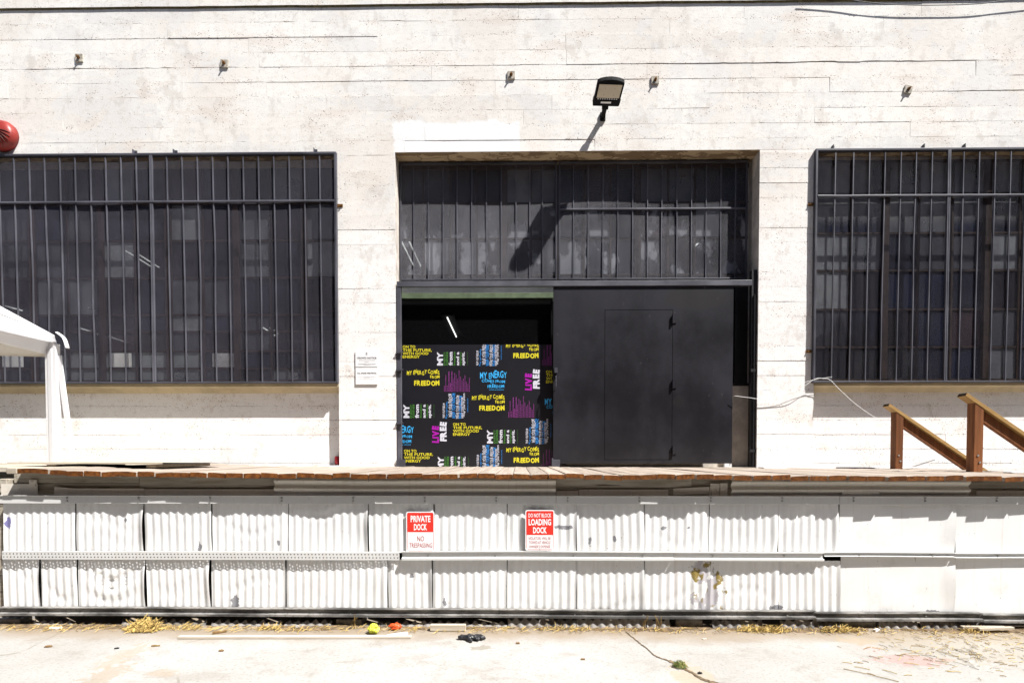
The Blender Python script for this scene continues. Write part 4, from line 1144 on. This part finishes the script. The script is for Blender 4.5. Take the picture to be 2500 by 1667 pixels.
for px in [160 + 176 * k for k in range(14)]:
    for py, dep, py2 in ((1357, .034, 0), (1497 + px * .003, .05, 0)):
        if py < 1400 and px < 981: continue
        c = P(px + rr.uniform(-12, 12), py, YF - dep); m = MB(); m.tube([(c.x, YF - dep + .015, c.z), (c.x, YF - dep + .004, c.z)], .0075, 6); m.build('bolt', M_BOLT, dk)
# left return of the dock
m = MB(); m.box(-8.4, xL - .14, YF + .42, YF + .46, 0, 1.22); m.build('end_boarding', plain('dark_end_boards', (.09, .08, .085), .9, .1, var=.6, nscale=7), dk)
m = MB(); m.box(xL - .10, xL - .015, YF + .05, YF + .14, 0, 1.24); m.build('corner_post', M_BEAM, dk, bevel=.005)
# old fibre-cement hem sheets at the foot
def hem(p0, p1, y0, seed, y1=1533):
    Y = YF - .022
    q = random.Random(seed); a, b = P(p0, 1515, Y).x, P(p1, 1515, Y).x; nx = max(4, int((b - a) / .0075)); m = MB(); ph = q.uniform(0, 6)
    ztop = P(p0, y0, Y).z; sl = q.uniform(-.02, .02)
    for i in range(nx + 1):
        f = i / nx; xx = a + (b - a) * f
        c_ = math.cos(2 * math.pi * xx / .075 + ph)
        zt = ztop + sl * f + .012 * c_ + .008 * vn(xx * 14, seed)
        if y0 > 1512: zt += .0
        for g_ in (0, .5, 1): zz = zt * g_ - .01 * (1 - g_); m.v.append((xx, Y + .011 * c_ + .03 * (1 - g_) * -1 + .004 * vn(xx * 9, seed + g_), zz))
    for i in range(nx):
        for j in range(2): r_ = i * 3 + j; m.f.append((r_, r_ + 3, r_ + 4, r_ + 1)); m.m.append(0)
    m.build('hem_sheet', M_HEM, dk, smooth=True)
for k, (a, b, y) in enumerate(((82, 180, 1517), (182, 300, 1520), (300, 505, 1514), (518, 690, 1516), (696, 810, 1518), (1055, 1238, 1518), (886, 1054, 1521), (1240, 1405, 1511), (1407, 1575, 1511), (1578, 1634, 1511), (1737, 1860, 1512), (1904, 2050, 1512), (2142, 2240, 1516), (2245, 2400, 1514))): hem(a, b, y, 100 + k)
for k, (p0, p1, y0, lab) in enumerate(((-30, 49, 1511, 'weathered concrete block under the dock at the left corner'), (820, 884, 1511, 'grey concrete block under the dock, left of the yellow ball'), (1650, 1716, 1512, 'grey concrete block under the dock below the peeled seam'), (2056, 2141, 1516, 'grey concrete block under the dock near the scattered straw'))):
    Y = YF - .005; a, b = P(p0, 1540, Y).x, P(p1, y0, Y); m = MB(); m.box(a, b.x, Y, Y + .19, -.01, b.z)
    tag(m.build('concrete_block', M_BLOCK, bevel=.008), lab, 'block', 'blocks under the dock')

# ------------------------------------------------------------------ dock signs
def rrect(m, x0, x1, z0, z1, r, Y, k=0, thick=0):
    pts = []
    for cx_, cz_, a0 in ((x1 - r, z0 + r, -90), (x1 - r, z1 - r, 0), (x0 + r, z1 - r, 90), (x0 + r, z0 + r, 180)):
        for i in range(5): a = rad(a0 + 90 * i / 4); pts.append((cx_ + r * math.cos(a), Y, cz_ + r * math.sin(a)))
    m.face(pts, k)
    if thick:
        for i in range(len(pts)):
            p, q = pts[i], pts[(i + 1) % len(pts)]; m.face([p, (p[0], p[1] + thick, p[2]), (q[0], q[1] + thick, q[2]), q], k)
def sign(label, px0, py0, px1, py1, split, white, red, Y=YF - .024):
    a, b = P(px0, py1, Y), P(px1, py0, Y)
    t = thing('dock_sign', label, 'sign', ((a.x + b.x) / 2, Y, a.z), 'signs on the dock')
    m = MB(); rrect(m, a.x, b.x, a.z, b.z, .016, Y, 0, .003); m.build('plate', M_SIGNW, t)
    i_ = .008; zs = P(px0, split, Y).z
    m = MB()   # red field and the red line round the white half
    w_ = .0028
    r_ = .012; pts = [(a.x + i_, Y - .0008, zs), (b.x - i_, Y - .0008, zs)]
    for cx_, a0 in ((b.x - i_ - r_, 0), (a.x + i_ + r_, 90)):
        for k in range(5): an = rad(a0 + 90 * k / 4); pts.append((cx_ + r_ * math.cos(an), Y - .0008, b.z - i_ - r_ + r_ * math.sin(an)))
    m.face(pts)
    m.box(a.x + i_, a.x + i_ + w_, Y - .0008, Y - .0004, a.z + i_ + .012, zs); m.box(b.x - i_ - w_, b.x - i_, Y - .0008, Y - .0004, a.z + i_ + .012, zs); m.box(a.x + i_ + .010, b.x - i_ - .010, Y - .0008, Y - .0004, a.z + i_, a.z + i_ + w_)
    m.build('red_field', M_RED, t)
    m = MB()
    for s, bx, of in white: fit(m, geo(s, of), bx, Y - .0014)
    m.build('white_lettering', M_SIGNW, t)
    m = MB()
    for s, bx, of in red: fit(m, geo(s, of), bx, Y - .0014)
    m.build('red_lettering', M_INKR, t)
    m = MB()
    for zz in (a.z + .012, b.z - .012): c_ = (a.x + b.x) / 2; m.tube([(c_, Y, zz), (c_, Y - .004, zz)], .004, 6)
    m.build('screw', M_BOLT, t)
sign('red and white sign reading PRIVATE DOCK NO TRESPASSING on the corrugated dock front', 992, 1248.5, 1060.5, 1347, 1298,
     [('PRIVATE', (1002.5, 1258, 1051, 1274), .03), ('DOCK', (1010.5, 1278, 1042.5, 1294), .03)], [('NO', (1018.5, 1308, 1035.5, 1320.5), -.004), ('TRESPASSING', (999.5, 1325, 1055, 1336), -.006)])
sign('red and white sign reading DO NOT BLOCK LOADING DOCK on the corrugated dock front', 1282.5, 1244.5, 1353.5, 1343.5, 1305,
     [('DO NOT BLOCK', (1290, 1252.5, 1346, 1262.5), .02), ('LOADING', (1290.5, 1266, 1345.5, 1282), .035), ('DOCK', (1301.5, 1286, 1335, 1301.5), .035)],
     [('VIOLATORS WILL BE', (1290.5, 1310, 1344.5, 1317), -.008), ('TOWED AT VEHICLE', (1291.5, 1320, 1344, 1327), -.008), ("OWNER'S EXPENSE", (1292, 1330, 1343.5, 1337), -.008)], Y=YF - .03)

# ------------------------------------------------------------------ stair and its handrails at the right end
XS = 4.69
zd = zdeck(4.8)
sl_ = math.tan(rad(34.2))
def railing(Y, label):
    t = thing('stair_railing', label, 'railing', (XS, Y, zd), 'handrails of the dock stair')
    h = .685
    m = MB(); x0, x1, y0, y1 = XS - .046, XS + .046, Y - .046, Y + .046
    zt0_, zt1_ = zd + h + .02 + (.046) * 0, zd + h - .062 + .02
    v = [(x0, y0, zd), (x1, y0, zd), (x1, y1, zd), (x0, y1, zd), (x0, y0, zt0_), (x1, y0, zt1_), (x1, y1, zt1_), (x0, y1, zt0_)]
    m.v = v; m.f = [(0, 3, 2, 1), (4, 5, 6, 7), (0, 1, 5, 4), (1, 2, 6, 5), (2, 3, 7, 6), (3, 0, 4, 7)]; m.m = [0] * 6
    m.build('post', M_RAILW, t, bevel=.004)
    d = Vector((math.cos(rad(34.2)), 0, -math.sin(rad(34.2)))); nrm = Vector((math.sin(rad(34.2)), 0, math.cos(rad(34.2))))
    top = Vector((XS - .046, Y, zt0_))
    a = top - d * .125 + nrm * .0195; L = 2.15
    m = MB(); m.bar(a, a + d * L, .10, .038, up=nrm, mats={'-y': 1}); m.build('handrail_cap', [M_CAP, M_CAPEND], t, bevel=.003)
    s = top + d * .11 - nrm * .052
    m = MB(); m.bar(s + d * .0, s + d * 1.85, .042, .095, up=nrm); m.build('handrail', M_RAILW, t, bevel=.003)
    for zz in (.10, .17):
        m = MB(); m.tube([(XS + .012 - .02 * (zz > .12), Y - .046, zd + zz), (XS + .012 - .02 * (zz > .12), Y - .053, zd + zz)], .011, 6); m.build('bolt', M_BOLT, t)
    # lower newel on the ground
    e = top + d * 1.78
    m = MB(); m.box(e.x - .045, e.x + .045, Y - .045, Y + .045, 0, e.z - .03); m.build('post', M_RAILW, t, bevel=.004)
railing(-.42, 'red-brown timber handrail with yellow cap, the rear one nearest the wall')
railing(-1.50, 'red-brown timber handrail with yellow cap, the front one at the right edge')
st = thing('dock_stair', 'timber stair going down from the right end of the dock between the handrails', 'stair', (5.0, -.96, 0))
for Y in (-.47, -1.45):
    m = MB(); m.bar((4.99, Y, zd - .16), (4.99 + (zd - .12) / sl_, Y, .06), .05, .24); m.build('stringer', M_RAILW, st)
for k in range(7):
    m = MB(); zz = zd - .175 * (k + 1) + .02; xx = 5.0 + .255 * k; m.box(xx, xx + .27, -1.42, -.50, zz - .04, zz); m.build('tread', M_PLANK, st, bevel=.003)
m = MB(); a = PZ(2388, 1152, zd); m.box(a.x + .01, a.x + .16, a.y - .35, a.y - .25, zdeck(4.6) + .004, zdeck(4.6) + .014)
tag(m.build('paper_scrap', M_WHITE), 'small white scrap lying on the deck at the foot of the front handrail', 'scrap')

# ------------------------------------------------------------------ things on the deck
m = MB(); z = zdeck(-4.0) + .01
nx = 16
for i in range(nx):
    xa_, xb_ = -4.95 + 1.52 * i / nx, -4.95 + 1.52 * (i + 1) / nx
    za_, zb2 = z + .022 + .006 * vn(xa_ * 2, 2), z + .022 + .006 * vn(xb_ * 2, 2)
    m.face([(xa_, -1.92, za_), (xb_, -1.92, zb2), (xb_, -1.92, zb2 + .016), (xa_, -1.92, za_ + .016)]); m.face([(xa_, -1.92, za_ + .016), (xb_, -1.92, zb2 + .016), (xb_, -.95, zb2 + .016), (xa_, -.95, za_ + .016)]); m.face([(xa_, -1.92, za_), (xa_, -.95, za_), (xb_, -.95, zb2), (xb_, -1.92, zb2)])
for xx in (-4.6, -3.62): m.box(xx, xx + .09, -1.88, -1.0, zdeck(-4.0) - .005, z + .016)
tag(m.build('plywood_sheet', M_GREYW), 'bleached plywood sheet on battens lying at the left end of the deck', 'plywood')
c = P(822, 1120, .02); zc_ = P(822, 1134, .04).z
cn = thing('soda_can', 'small red drinks can standing in the corner of the recess beside the pier', 'can', (c.x - .0, .06, zc_))
CMx = Matrix.Translation((c.x - .01, .065, zc_))
MB().lathe([(.024, 0), (.032, .008), (.033, .02), (.033, .098), (.027, .115)], CMx, 20).build('can_body', plain('can_red', (.30, .012, .02), .35, .6, .2), cn, smooth=True)
MB().lathe([(.0275, .1145), (.0275, .120), (.0255, .120), (.0255, .1165)], CMx, 20).build('can_rim', M_BOLT, cn)

# ------------------------------------------------------------------ canopy tent at the left
TX, TY = P(133, 1000, -.8).x, -.8
zt_d = zdeck(-5.4)
tn = thing('canopy_tent', 'white pop-up canopy standing on the deck at the left edge, only one corner in view', 'canopy', (TX, TY, zt_d))
EZ = 2.86
def zig(pts_top, pts_bot, mat, name, n=14, wav=.008, seed=1, thick=.004):
    """a hanging strip of fabric between two edges"""
    m = MB(); T, B = [Vector(p) for p in pts_top], [Vector(p) for p in pts_bot]
    nrm = (T[1] - T[0]).cross(B[0] - T[0]).normalized(); vr = 5
    for i in range(n + 1):
        f = i / n
        for j in range(vr + 1):
            g_ = j / vr; p = T[0].lerp(T[1], f).lerp(B[0].lerp(B[1], f), g_)
            p = p + nrm * wav * (math.sin(f * 9 + seed) * g_ + .6 * mnoise.noise(Vector((f * 7, g_ * 2, seed)))) - Vector((0, 0, .018 * math.sin(math.pi * f)))
            m.v.append(tuple(p))
    for i in range(n):
        for j in range(vr): a = i * (vr + 1) + j; m.f.append((a, a + vr + 1, a + vr + 2, a + 1)); m.m.append(0)
    o = m.build(name, mat, tn, smooth=True); s_ = o.modifiers.new('thick', 'SOLIDIFY'); s_.thickness = thick
    return o
FX, FY = TX - 2.7, TY - 1.65
zig([(TX + .02, TY, EZ), (TX + .02, FY, EZ + .22)], [(TX + .035, TY, EZ - .10), (TX + .035, FY, EZ - .10)], M_TENT, 'valance', seed=2)
zig([(TX - .01, TY, EZ - .08), (TX - .01, FY, EZ - .06)], [(TX - .055, TY, EZ - .23), (TX - .10, FY, EZ - .13)], M_TENT, 'valance', seed=5)
zig([(TX, TY + .02, EZ), (FX, TY + .02, EZ)], [(TX, TY + .025, EZ - .25), (FX, TY + .025, EZ - .13)], M_TENTIN, 'valance', seed=7)
zig([(FX - .02, TY, EZ), (FX - .02, FY, EZ + .1)], [(FX - .02, TY, EZ - .2), (FX - .02, FY, EZ - .2)], M_TENT, 'valance', seed=8)
zig([(TX, FY - .02, EZ + .2), (FX, FY - .02, EZ + .1)], [(TX, FY - .02, EZ - .1), (FX, FY - .02, EZ - .1)], M_TENT, 'valance', seed=9)
m = MB(); pk = ((TX + FX) / 2, (TY + FY) / 2, EZ + .95)
cs = [(TX + .02, TY, EZ), (TX + .02, FY, EZ + .22), (FX - .02, FY, EZ + .1), (FX - .02, TY, EZ)]
for i in range(4): m.face([cs[i], cs[(i + 1) % 4], pk])
m.build('roof', M_TENT, tn)
for i, (x_, y_) in enumerate(((TX - .01, TY), (TX - .01, FY), (FX, FY), (FX, TY))):
    m = MB(); w_ = .068
    m.box(x_ - w_, x_ + w_, y_ - .03, y_ + .03, zt_d if i in (0, 3) else zdeck(-6), EZ - .10); m.box(x_ - .028, x_ + .028, y_ - .042, y_ - .03, zt_d, EZ - .16)
    m.build('leg', M_TENT, tn, bevel=.012)
a, b = P(143, 868, TY), P(180, 1138, TY)
m = MB(); m.bar(a, b, .07, .012, up=(0, -1, 0)); m.build('strap', M_TENT, tn, bevel=.004)
a, b = P(140, 812, TY - .05), P(165, 850, TY - .05)
m = MB(); m.tube(catmull([a, a.lerp(b, .5) + Vector((.02, 0, .025)), b]), [.03] * 16 + [.026], 10, flat=.3); m.build('corner_flap', M_TENT, tn, smooth=True)
a = P(12, 822, TY - .01); m = MB(); m.box(a.x, a.x + .13, TY + .008, TY + .0095, a.z - .055, a.z); m.build('care_label', M_GREYW, tn)
m = MB(); m.face([(a.x + .035, TY + .007, a.z - .04), (a.x + .085, TY + .007, a.z - .04), (a.x + .06, TY + .007, a.z - .012)]); m.build('warning_mark', plain('orange_mark', (.55, .2, .03)), tn)

# ================================================================== ON THE GROUND
m = MB(); nx, ny = 420, 7
xa_, xb_ = -6.0, 6.0
for i in range(nx + 1):
    for j in range(ny + 1):
        xx = xa_ + (xb_ - xa_) * i / nx; f = j / ny; yy = -2.70 + .22 * f + .05 * vn(xx * 1.7, 60) * (1 - f)
        h = -.004 + .009 * f ** .8 * (1 + .8 * vn(xx * 1.3, 61)) + .006 * mnoise.noise(Vector((xx * 11, yy * 11, 2))) * f
        m.v.append((xx, yy, h))
for i in range(nx):
    for j in range(ny): a = i * (ny + 1) + j; m.f.append((a, a + ny + 1, a + ny + 2, a + 1)); m.m.append(0)
o = m.build('soil_drift', M_DIRT, smooth=True, kind='stuff'); tag(o, 'drift of dry brown soil along the foot of the dock', 'soil')
def stems(n, sampler, lo, hi, r, mats, name, label, cat, zmax=.006, tilt=.05, seed=1, kind='stuff', par=None, bend=.15):
    q = random.Random(seed); m = MB()
    for i in range(n):
        x_, y_, z_ = sampler(q); L = q.uniform(lo, hi); a = q.uniform(0, math.pi); t_ = q.uniform(-tilt, tilt)
        d = Vector((math.cos(a) * math.cos(t_), math.sin(a) * math.cos(t_), abs(math.sin(t_))))
        p = Vector((x_, y_, z_)); s_ = d.cross(Vector((0, 0, 1))).normalized() * q.uniform(-bend, bend) * L
        m.tube([p - d * L / 2 + Vector((0, 0, abs(d.z) * L / 2)), p + s_ + Vector((0, 0, abs(d.z) * L / 2 + .002)), p + d * L / 2 + Vector((0, 0, abs(d.z) * L / 2))], r * q.uniform(.6, 1.3), 3, m=q.randrange(len(mats)), cap=False)
    o = m.build(name, mats, par, kind=kind)
    if label: tag(o, label, cat)
    return o
SM = [M_STRAW, M_STRAW, M_STRAWD]
def along(px0, px1, y0=-2.72, y1=-2.55):
    x0, x1 = PZ(px0, 1535, 0).x, PZ(px1, 1535, 0).x
    return lambda q: (q.uniform(x0, x1), y0 + (y1 - y0) * q.random(), .012 + .02 * q.random())
stems(1300, lambda q: (xa_ + 12 * q.random(), -2.70 + .15 * q.random(), .004 + .008 * q.random()), .02, .09, .0016, SM, 'straw_litter', 'thin straw litter strewn on the soil at the foot of the dock', 'straw', seed=2, tilt=.3)
c = PZ(348, 1540, 0)
def heap(c, rx, ry, h):
    def f(q):
        a, r_ = q.uniform(0, 6.28), math.sqrt(q.random()); return (c.x + rx * r_ * math.cos(a), c.y + ry * r_ * math.sin(a), .006 + h * (1 - r_ ** 1.4) * q.random())
    return f
stems(420, heap(Vector((c.x, -2.66, 0)), .14, .055, .07), .03, .12, .0026, [M_STRAW, M_STRAW, M_STRAW, M_STRAWD], 'straw_pile', 'heap of yellow straw at the foot of the dock on the left', 'straw', seed=3, tilt=.7, bend=.3)
for k, (px, n_, w_) in enumerate(((440, 70, .16), (655, 50, .09), (1370, 70, .25), (1840, 190, .15), (1895, 100, .1), (2045, 170, .17), (2370, 60, .12))):
    cc = PZ(px, 1538, 0)
    stems(n_, heap(Vector((cc.x, -2.62, .004)), w_, .035, .025), .025, .09, .0017, SM, 'straw_clump', ['low straw strip right of the straw heap', 'small straw clump under the dock, left of the white lath', 'straw clump under the middle of the dock', 'straw clump in front of the torn hem sheet', 'loose straw right of the torn hem sheet', 'straw clump left of the wide concrete block', 'sparse straw at the right end of the dock foot'][k], 'straw', seed=20 + k, tilt=.5, bend=.3)
def sc1(q):
    for _ in range(50):
        px, py = q.gauss(2360, 110), q.gauss(1582, 24)
        if 1548 < py < 1680 and px < 2640: break
    v = PZ(px, py, 0); return (v.x, v.y, .004)
stems(300, sc1, .015, .075, .0014, [M_STRAW, M_STRAWD], 'scattered_straw', 'loose straw chaff scattered over the pavement at the right', 'straw', seed=31)
q = random.Random(9); m = MB()
for k in range(40):
    px, py = ((2068, 1618), (2065 + 60, 1648), (2172, 1640), (2204, 1598), (2150, 1604), (2135, 1605), (2470, 1607), (2450, 1622), (2440, 1638), (2470, 1625), (2330, 1640), (2300, 1615))[k] if k < 12 else (q.uniform(2050, 2500), q.uniform(1552, 1664))
    v = PZ(px, py, 0); L = q.uniform(.03, .09) if k not in (1,) else .30; a = q.uniform(-.9, .5)
    d = Vector((math.cos(a), math.sin(a), 0)); m.tube([v - d * L / 2 + Vector((0, 0, .004)), v + Vector((0, 0, .007)), v + d * L / 2 + Vector((0, 0, .004))], .0022, 5, m=k % 2)
tag(m.build('straw_stems', [M_STRAW, M_STRAWD], kind='stuff'), 'longer straw stems strewn over the pavement at the right', 'straw')
# small leaves, chips and twigs
def chip(px, py, L, W, H, a, mat, name, label, cat):
    v = PZ(px, py, 0); M = Matrix.Translation((v.x, v.y, 0)) @ Matrix.Rotation(rad(a), 4, 'Z'); q = random.Random(px)
    m = MB(); nseg = 5; bs = 0
    for i in range(nseg + 1):
        f = i / nseg; w_ = W * (.35 + .65 * math.sin(math.pi * (.12 + .76 * f))) * q.uniform(.8, 1.15); h = H * q.uniform(.7, 1.2)
        for yy, zz in ((-w_ / 2, .002), (w_ / 2, .002), (w_ / 2, h), (-w_ / 2, h * q.uniform(.6, 1.2))): m.v.append(tuple(M @ Vector((L * (f - .5), yy, zz))))
    for i in range(nseg):
        for j in range(4): a_, b_ = i * 4 + j, i * 4 + (j + 1) % 4; m.f.append((a_, b_, b_ + 4, a_ + 4)); m.m.append(0)
    m.f += [(0, 1, 2, 3), tuple(nseg * 4 + j for j in (3, 2, 1, 0))]; m.m += [0, 0]
    tag(m.build(name, mat), label, cat)
M_LEAF = plain('dry_leaf', (.20, .12, .05), .8)
chip(536, 1545, .10, .022, .02, 28, M_LEAF, 'twig', 'short brown twig standing out beside the white lath', 'twig')
chip(118, 1579, .05, .02, .012, 10, M_LEAF, 'leaf', 'dry curled leaf on the pavement at the left', 'leaf')
chip(285, 1583, .03, .014, .010, 20, M_INK, 'pebble', 'small dark pebble below the straw heap', 'pebble')
chip(380, 1577, .06, .014, .010, 8, M_STRAWD, 'twig', 'yellow twig left of the white lath end', 'twig')
chip(540, 1589, .035, .02, .010, 0, M_LEAF, 'leaf', 'small brown leaf under the middle of the white lath', 'leaf')
chip(1264, 1571, .03, .014, .012, 0, M_LEAF, 'leaf', 'tiny brown leaf right of the black glove', 'leaf')
chip(1423, 1610, .03, .014, .010, 0, M_LEAF, 'leaf', 'tiny leaf on the pavement below the loading sign', 'leaf')
chip(1720, 1560, .035, .02, .006, 15, M_GREYW, 'chip', 'pale stone chip on the pavement below the peeled seam', 'chip')
chip(1709, 1644, .03, .016, .012, 10, M_INK, 'pebble', 'dark pebble by the crack near the bottom edge', 'pebble')
chip(136, 1534, .09, .03, .014, 4, M_WHITE, 'scrap', 'white plastic scrap on the soil at the left', 'scrap')
chip(2140, 1540, .06, .03, .02, 30, M_WHITE, 'scrap', 'crumpled white tissue at the dock foot on the right', 'scrap')
# white lath
a, b = PZ(437, 1558, 0), PZ(1004, 1557, 0)
m = MB(); m.bar(Vector((a.x, a.y, .012)), Vector((b.x, b.y, .012)), .032, .020); tag(m.build('lath', M_GREYW, bevel=.003), 'long thin white timber lath lying on the pavement parallel to the dock', 'lath')
a, b = PZ(1052, 1537, 0), PZ(1138, 1537, 0); m = MB(); m.box(a.x, b.x, -2.66, -2.62, .004, .055); tag(m.build('board_offcut', M_GREYW, bevel=.003), 'short pale board offcut leaning at the dock foot under the PRIVATE DOCK sign', 'board')
a, b = PZ(958, 1538, 0), PZ(1008, 1532, 0); m = MB(); m.bar(Vector((a.x, -2.80, .016)), Vector((b.x, -2.76, .024)), .04, .008); tag(m.build('paper_strip', M_WHITE), 'white paper strip beside the red scrap at the dock foot', 'paper')
for k, (px, py, L, an) in enumerate(((2430, 1543, .30, 4), (2400, 1540, .34, -3))):
    v = PZ(px, py, 0); d = Vector((math.cos(rad(an)), math.sin(rad(an)), 0)); m = MB(); m.bar(v - d * L / 2 + Vector((0, 0, .03)), v + d * L / 2 + Vector((0, 0, .034)), .03, .02)
    tag(m.build('timber_strip', M_GREYW, bevel=.002), ['pale timber strip poking from under the dock, nearer the right edge', 'pale timber strip poking from under the dock, second from the right edge'][k], 'timber')
def crumple(px, py, s, seed, mat, name, label, cat, flat=.8):
    v = PZ(px, py, 0); bm = bmesh.new(); bmesh.ops.create_icosphere(bm, subdivisions=3, radius=1)
    q = Vector((seed * 3.3, seed, 0))
    for p in bm.verts:
        n_ = p.co.normalized(); k = 1 + .42 * mnoise.noise(n_ * 1.7 + q) - .35 * abs(mnoise.noise(n_ * 3.3 + q))
        p.co = Vector((n_.x * s[0], n_.y * s[1], n_.z * s[2])) * k
    zm = min(p.co.z for p in bm.verts)
    for p in bm.verts: p.co += Vector((v.x, v.y, -zm - .002))
    me = bpy.data.meshes.new(name); bm.to_mesh(me); bm.free(); me.materials.append(mat)
    return tag(link(name, me), label, cat)
yl = plain('yellow_green_foil', (.62, .66, .06), .4, .5, var=.35, nscale=22)
crumple(912, 1546, (.046, .044, .040), 4, yl, 'crumpled_ball', 'crushed yellow-green plastic ball on the pavement', 'ball')
rd = plain('orange_red_plastic', (.75, .10, .02), .4, .5, var=.3, nscale=30)
crumple(965, 1537, (.052, .03, .030), 7, rd, 'plastic_scrap', 'crumpled orange-red plastic scrap at the dock foot', 'scrap')
crumple(726, 1532, (.02, .016, .012), 9, M_INKG, 'stone', 'grey stone at the dock foot left of the yellow ball', 'stone')
# glove: palm and five limp fingers, one skin
c = PZ(1150, 1562, 0)
m = MB()
def gp_(x_, y_, z_): return (c.x + x_, c.y + y_, z_)
m.tube([gp_(-.10, .012, .014), gp_(-.075, .016, .022), gp_(-.045, .010, .020), gp_(-.01, .006, .026), gp_(.03, .006, .022)], [.018, .026, .024, .034, .026], 10, flat=.7)
for pts, r_ in (([(.01, .02, .022), (.05, .034, .028), (.09, .030, .016)], .012), ([(.02, .012, .022), (.06, .016, .030), (.10, .010, .022), (.107, -.002, .012)], .012), ([(.02, .0, .02), (.06, -.002, .026), (.098, -.012, .014)], .0115),
                ([(.01, -.01, .018), (.04, -.022, .022), (.066, -.03, .012)], .011), ([(-.02, -.012, .018), (-.008, -.04, .02), (.012, -.060, .012)], .012)):
    m.tube(catmull([gp_(*p) for p in pts], 4), r_, 8)
gl = m.build('glove', plain('black_rubber_glove', (.016, .016, .019), .35, .5, var=.3, nscale=40))
md = gl.modifiers.new('skin', 'REMESH'); md.mode = 'VOXEL'; md.voxel_size = .0045; md.use_smooth_shade = True
tx = bpy.data.textures.new('glove_wrinkle', 'CLOUDS'); tx.noise_scale = .02
d2 = gl.modifiers.new('wrinkle', 'DISPLACE'); d2.texture = tx; d2.strength = .012; d2.mid_level = .5
tag(gl, 'black rubber glove lying crumpled on the pavement', 'glove')
# crack with soil in it, and the green tuft growing there
pts = catmull([PZ(*p, 0) for p in ((1528, 1542), (1545, 1556), (1566, 1573), (1580, 1583), (1596, 1598), (1612, 1606), (1640, 1616), (1668, 1630), (1690, 1642), (1712, 1656), (1760, 1672), (1850, 1700))], 7)
m = MB(); q = random.Random(4)
for i, p in enumerate(pts):
    w_ = (.006 + .004 * q.random()) * (1 + (i > 40) * 1.2); o_ = .005 * (q.random() - .5)
    m.v += [(p.x - w_ * .4 + o_, p.y - w_ + o_, .004), (p.x + w_ * .4 + o_, p.y + w_ + o_, .004)]
for i in range(len(pts) - 1): m.f.append((2 * i, 2 * i + 1, 2 * i + 3, 2 * i + 2)); m.m.append(0)
o = m.build('soil_in_crack', plain('crack_soil', (.17, .125, .08), .95, .1, var=.6, nscale=30)); o['kind'] = 'stuff'; tag(o, 'dark soil filling the diagonal crack in the pavement', 'soil')
pts = catmull([PZ(*p, 0) for p in ((-30, 1603), (20, 1597), (60, 1588), (90, 1572), (120, 1558), (152, 1540))], 8)
m = MB(); q = random.Random(8)
for p in pts:
    w_ = .0025 + .0025 * q.random(); m.v += [(p.x, p.y - w_, .0035), (p.x + .001, p.y + w_, .0035)]
for i in range(len(pts) - 1): m.f.append((2 * i, 2 * i + 1, 2 * i + 3, 2 * i + 2)); m.m.append(0)
o = m.build('soil_in_crack', plain('pale_crack_soil', (.30, .24, .15), .95, .1, var=.4, nscale=30)); o['kind'] = 'stuff'; tag(o, 'sandy hairline crack in the pavement at the left', 'soil')
gm = [plain('weed_green', (.075, .12, .02), .7, var=.4, nscale=60), plain('weed_dry', (.22, .2, .06), .8)]
v = PZ(1660, 1628, 0)
stems(150, heap(Vector((v.x, v.y, 0)), .042, .036, .03), .015, .04, .0018, gm, 'weed_tuft', 'small green weed tuft growing in the pavement crack', 'weed', seed=6, tilt=1.0, bend=.4)
for k, px in enumerate((868, 1575, 1605)):
    v = P(px, 1530, -2.6); q = random.Random(px)
    m = MB()
    for j in range(4): m.tube(catmull([(v.x + q.uniform(-.02, .02), -2.60, .0), (v.x + q.uniform(-.03, .03), -2.61, .05), (v.x + q.uniform(-.05, .05), -2.63, .10 + .04 * q.random())], 5), .0022, 4)
    tag(m.build('dry_weed', M_STRAWD), ['dry weed stalks against the concrete block left of the yellow ball', 'dry weed stalk at the hem under the loading sign side', 'dry weed stalk at the hem left of the right concrete block'][k], 'weed')
